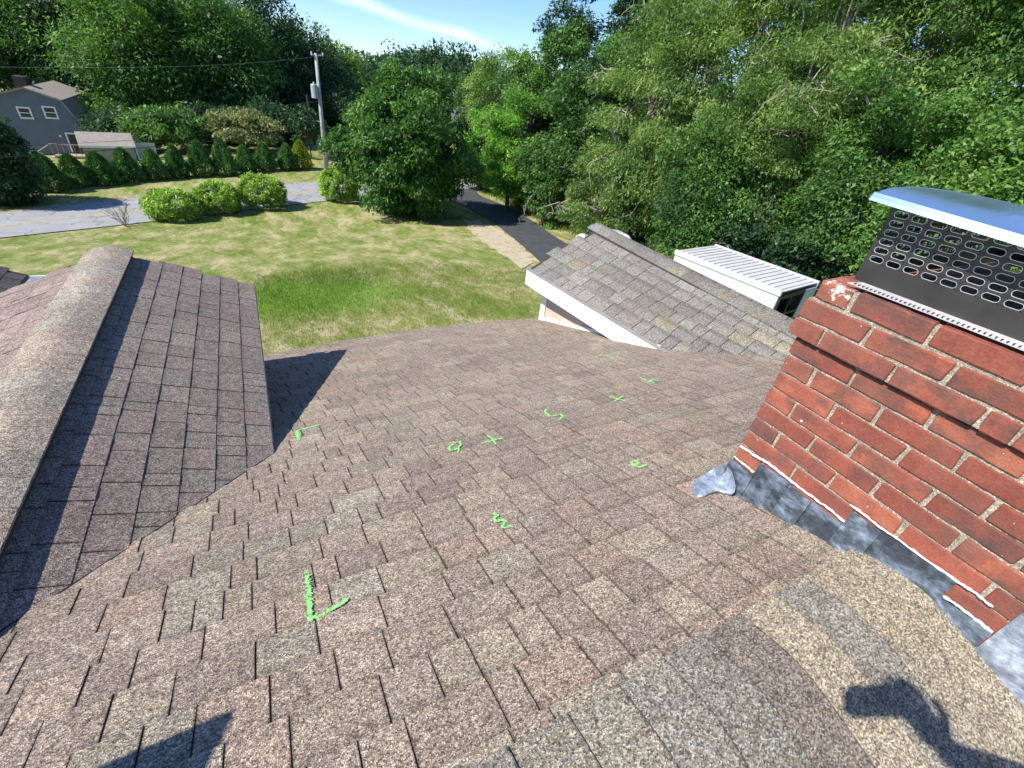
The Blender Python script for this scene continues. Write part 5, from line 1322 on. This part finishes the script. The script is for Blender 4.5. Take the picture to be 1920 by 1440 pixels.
def skin(name, verts, edges, rad, mat, parent, root=0, lev=2):
    me = bpy.data.meshes.new(name); me.from_pydata([tuple(Vector(v)-PO) for v in verts], edges, []); o = link(name, me, mat, parent)
    s = o.modifiers.new('skin', 'SKIN'); s.use_smooth_shade = True
    for i, r_ in enumerate(rad): me.skin_vertices[0].data[i].radius = (r_, r_) if not hasattr(r_, '__len__') else r_
    me.skin_vertices[0].data[root].use_root = True
    ss = o.modifiers.new('sub', 'SUBSURF'); ss.levels = ss.render_levels = lev; return o
px0 = Vector((.42, -.62, 0)); fz = roof_z(-.62)
hip = Vector((.44, -.66, fz+.92)); nk = Vector((.42, -.58, fz+1.42)); hd = Vector((.40, -.52, fz+1.60))
shR = Vector((.62, -.56, fz+1.36)); shL = Vector((.24, -.56, fz+1.36))
wr = c3(.150, -.075, -.075); el = Vector((.50, -.30, -.30))
elL = Vector((.12, -.62, fz+1.08)); wrL = Vector((.16, -.42, fz+.92))
vs = [hip, Vector((.43, -.64, fz+1.15)), Vector((.42, -.60, fz+1.32)), nk, hd, hd+Vector((-.01, .03, .11)), shR, (shR+el)/2, el, (el+wr)/2, wr, shL, (shL+elL)/2, elL, wrL,
      Vector((.54, -.66, fz+.88)), Vector((.56, -.60, fz+.48)), Vector((.56, -.66, fz+.06)), Vector((.34, -.66, fz+.88)), Vector((.30, -.58, fz+.48)), Vector((.30, -.62, fz+.06)), Vector((.57, -.52, fz+.03)), Vector((.29, -.48, fz+.03))]
ed = [(0, 1), (1, 2), (2, 3), (3, 4), (4, 5), (2, 6), (6, 7), (7, 8), (8, 9), (9, 10), (2, 11), (11, 12), (12, 13), (13, 14), (0, 15), (15, 16), (16, 17), (0, 18), (18, 19), (19, 20), (17, 21), (20, 22)]
rad = [.15, .13, .15, .055, .085, .08, .065, .05, .043, .038, .028, .065, .05, .043, .03, .095, .065, .045, .095, .065, .045, .035, .035]
skin('body', vs, ed, [.10, .08, .10]+rad[3:15]+[.07, .05, .035]*2+rad[21:], M_skin, per)
def shell(name, idx, eds, scale, mat): return skin(name, [vs[i] for i in idx], eds, [rad[i]*scale+.012 for i in idx], mat, per)
shell('shirt', [0, 1, 2, 6, 7, 8, 11, 12, 13, 3], [(0, 1), (1, 2), (2, 3), (3, 4), (4, 5), (2, 6), (6, 7), (7, 8), (2, 9)], 1.22, M_shirt)
shell('trousers', [0, 15, 16, 17, 18, 19, 20], [(0, 1), (1, 2), (2, 3), (0, 4), (4, 5), (5, 6)], 1.16, M_jean)
for a_, b2_ in ((17, 21), (20, 22)): skin('shoe', [vs[a_]-Vector((0, .03, .0)), vs[a_]+Vector((0, .05, -.02)), vs[b2_]+Vector((0, .03, 0))], [(0, 1), (1, 2)], [.058, .055, .045], M_black, per)
mb = MB(); hc = hd+Vector((-.01, .02, .075))-PO
bm = bmesh.new(); bmesh.ops.create_uvsphere(bm, u_segments=16, v_segments=10, radius=.105)
for v in bm.verts: v.co.z = max(v.co.z, -.02-.04*(v.co.y < 0)); v.co += hc+Vector((0, -.012, .02))
m2 = bpy.data.meshes.new('hair'); bm.to_mesh(m2); bm.free(); link('hair', m2, simple('dark_hair', (.03, .02, .015), .8), per)
# both hands: palm and five fingers; the right one closes round the end of the phone
def hand(wrist, fwd, across, nrm_, curl, nm):
    v = [wrist, wrist+fwd*.045, wrist+fwd*.085]; e = [(0, 1), (1, 2)]; r_ = [.026, .034, .032]
    for k in range(4):
        L_ = (.068, .078, .072, .056)[k]; a0 = wrist+fwd*.085+across*(.03-.02*k); n = len(v)
        p1 = a0+fwd*L_*.4; d2 = (fwd*math.cos(curl)+nrm_*math.sin(curl)); p2 = p1+d2*L_*.35; d3 = (fwd*math.cos(curl*1.8)+nrm_*math.sin(curl*1.8)); p3 = p2+d3*L_*.28
        v += [a0, p1, p2, p3]; e += [(2, n), (n, n+1), (n+1, n+2), (n+2, n+3)]; r_ += [.010, .0092, .0085, .0075]
    n = len(v); t0 = wrist+fwd*.03+across*.03; v += [t0, t0+across*.03+fwd*.025+nrm_*.01, t0+across*.035+fwd*.055+nrm_*.02]; e += [(1, n), (n, n+1), (n+1, n+2)]; r_ += [.013, .011, .009]
    skin(nm, v, e, r_, M_skin, per, lev=2)
hand(wr, (c3(.112, .0, -.045)-wr).normalized(), c3(1, .35, 0).normalized(), c3(-.7, .3, .05).normalized(), .7, 'hand')
hand(wrL, Vector((.1, .5, -.85)).normalized(), Vector((1, 0, 0)), Vector((0, 1, .3)).normalized(), .5, 'hand')
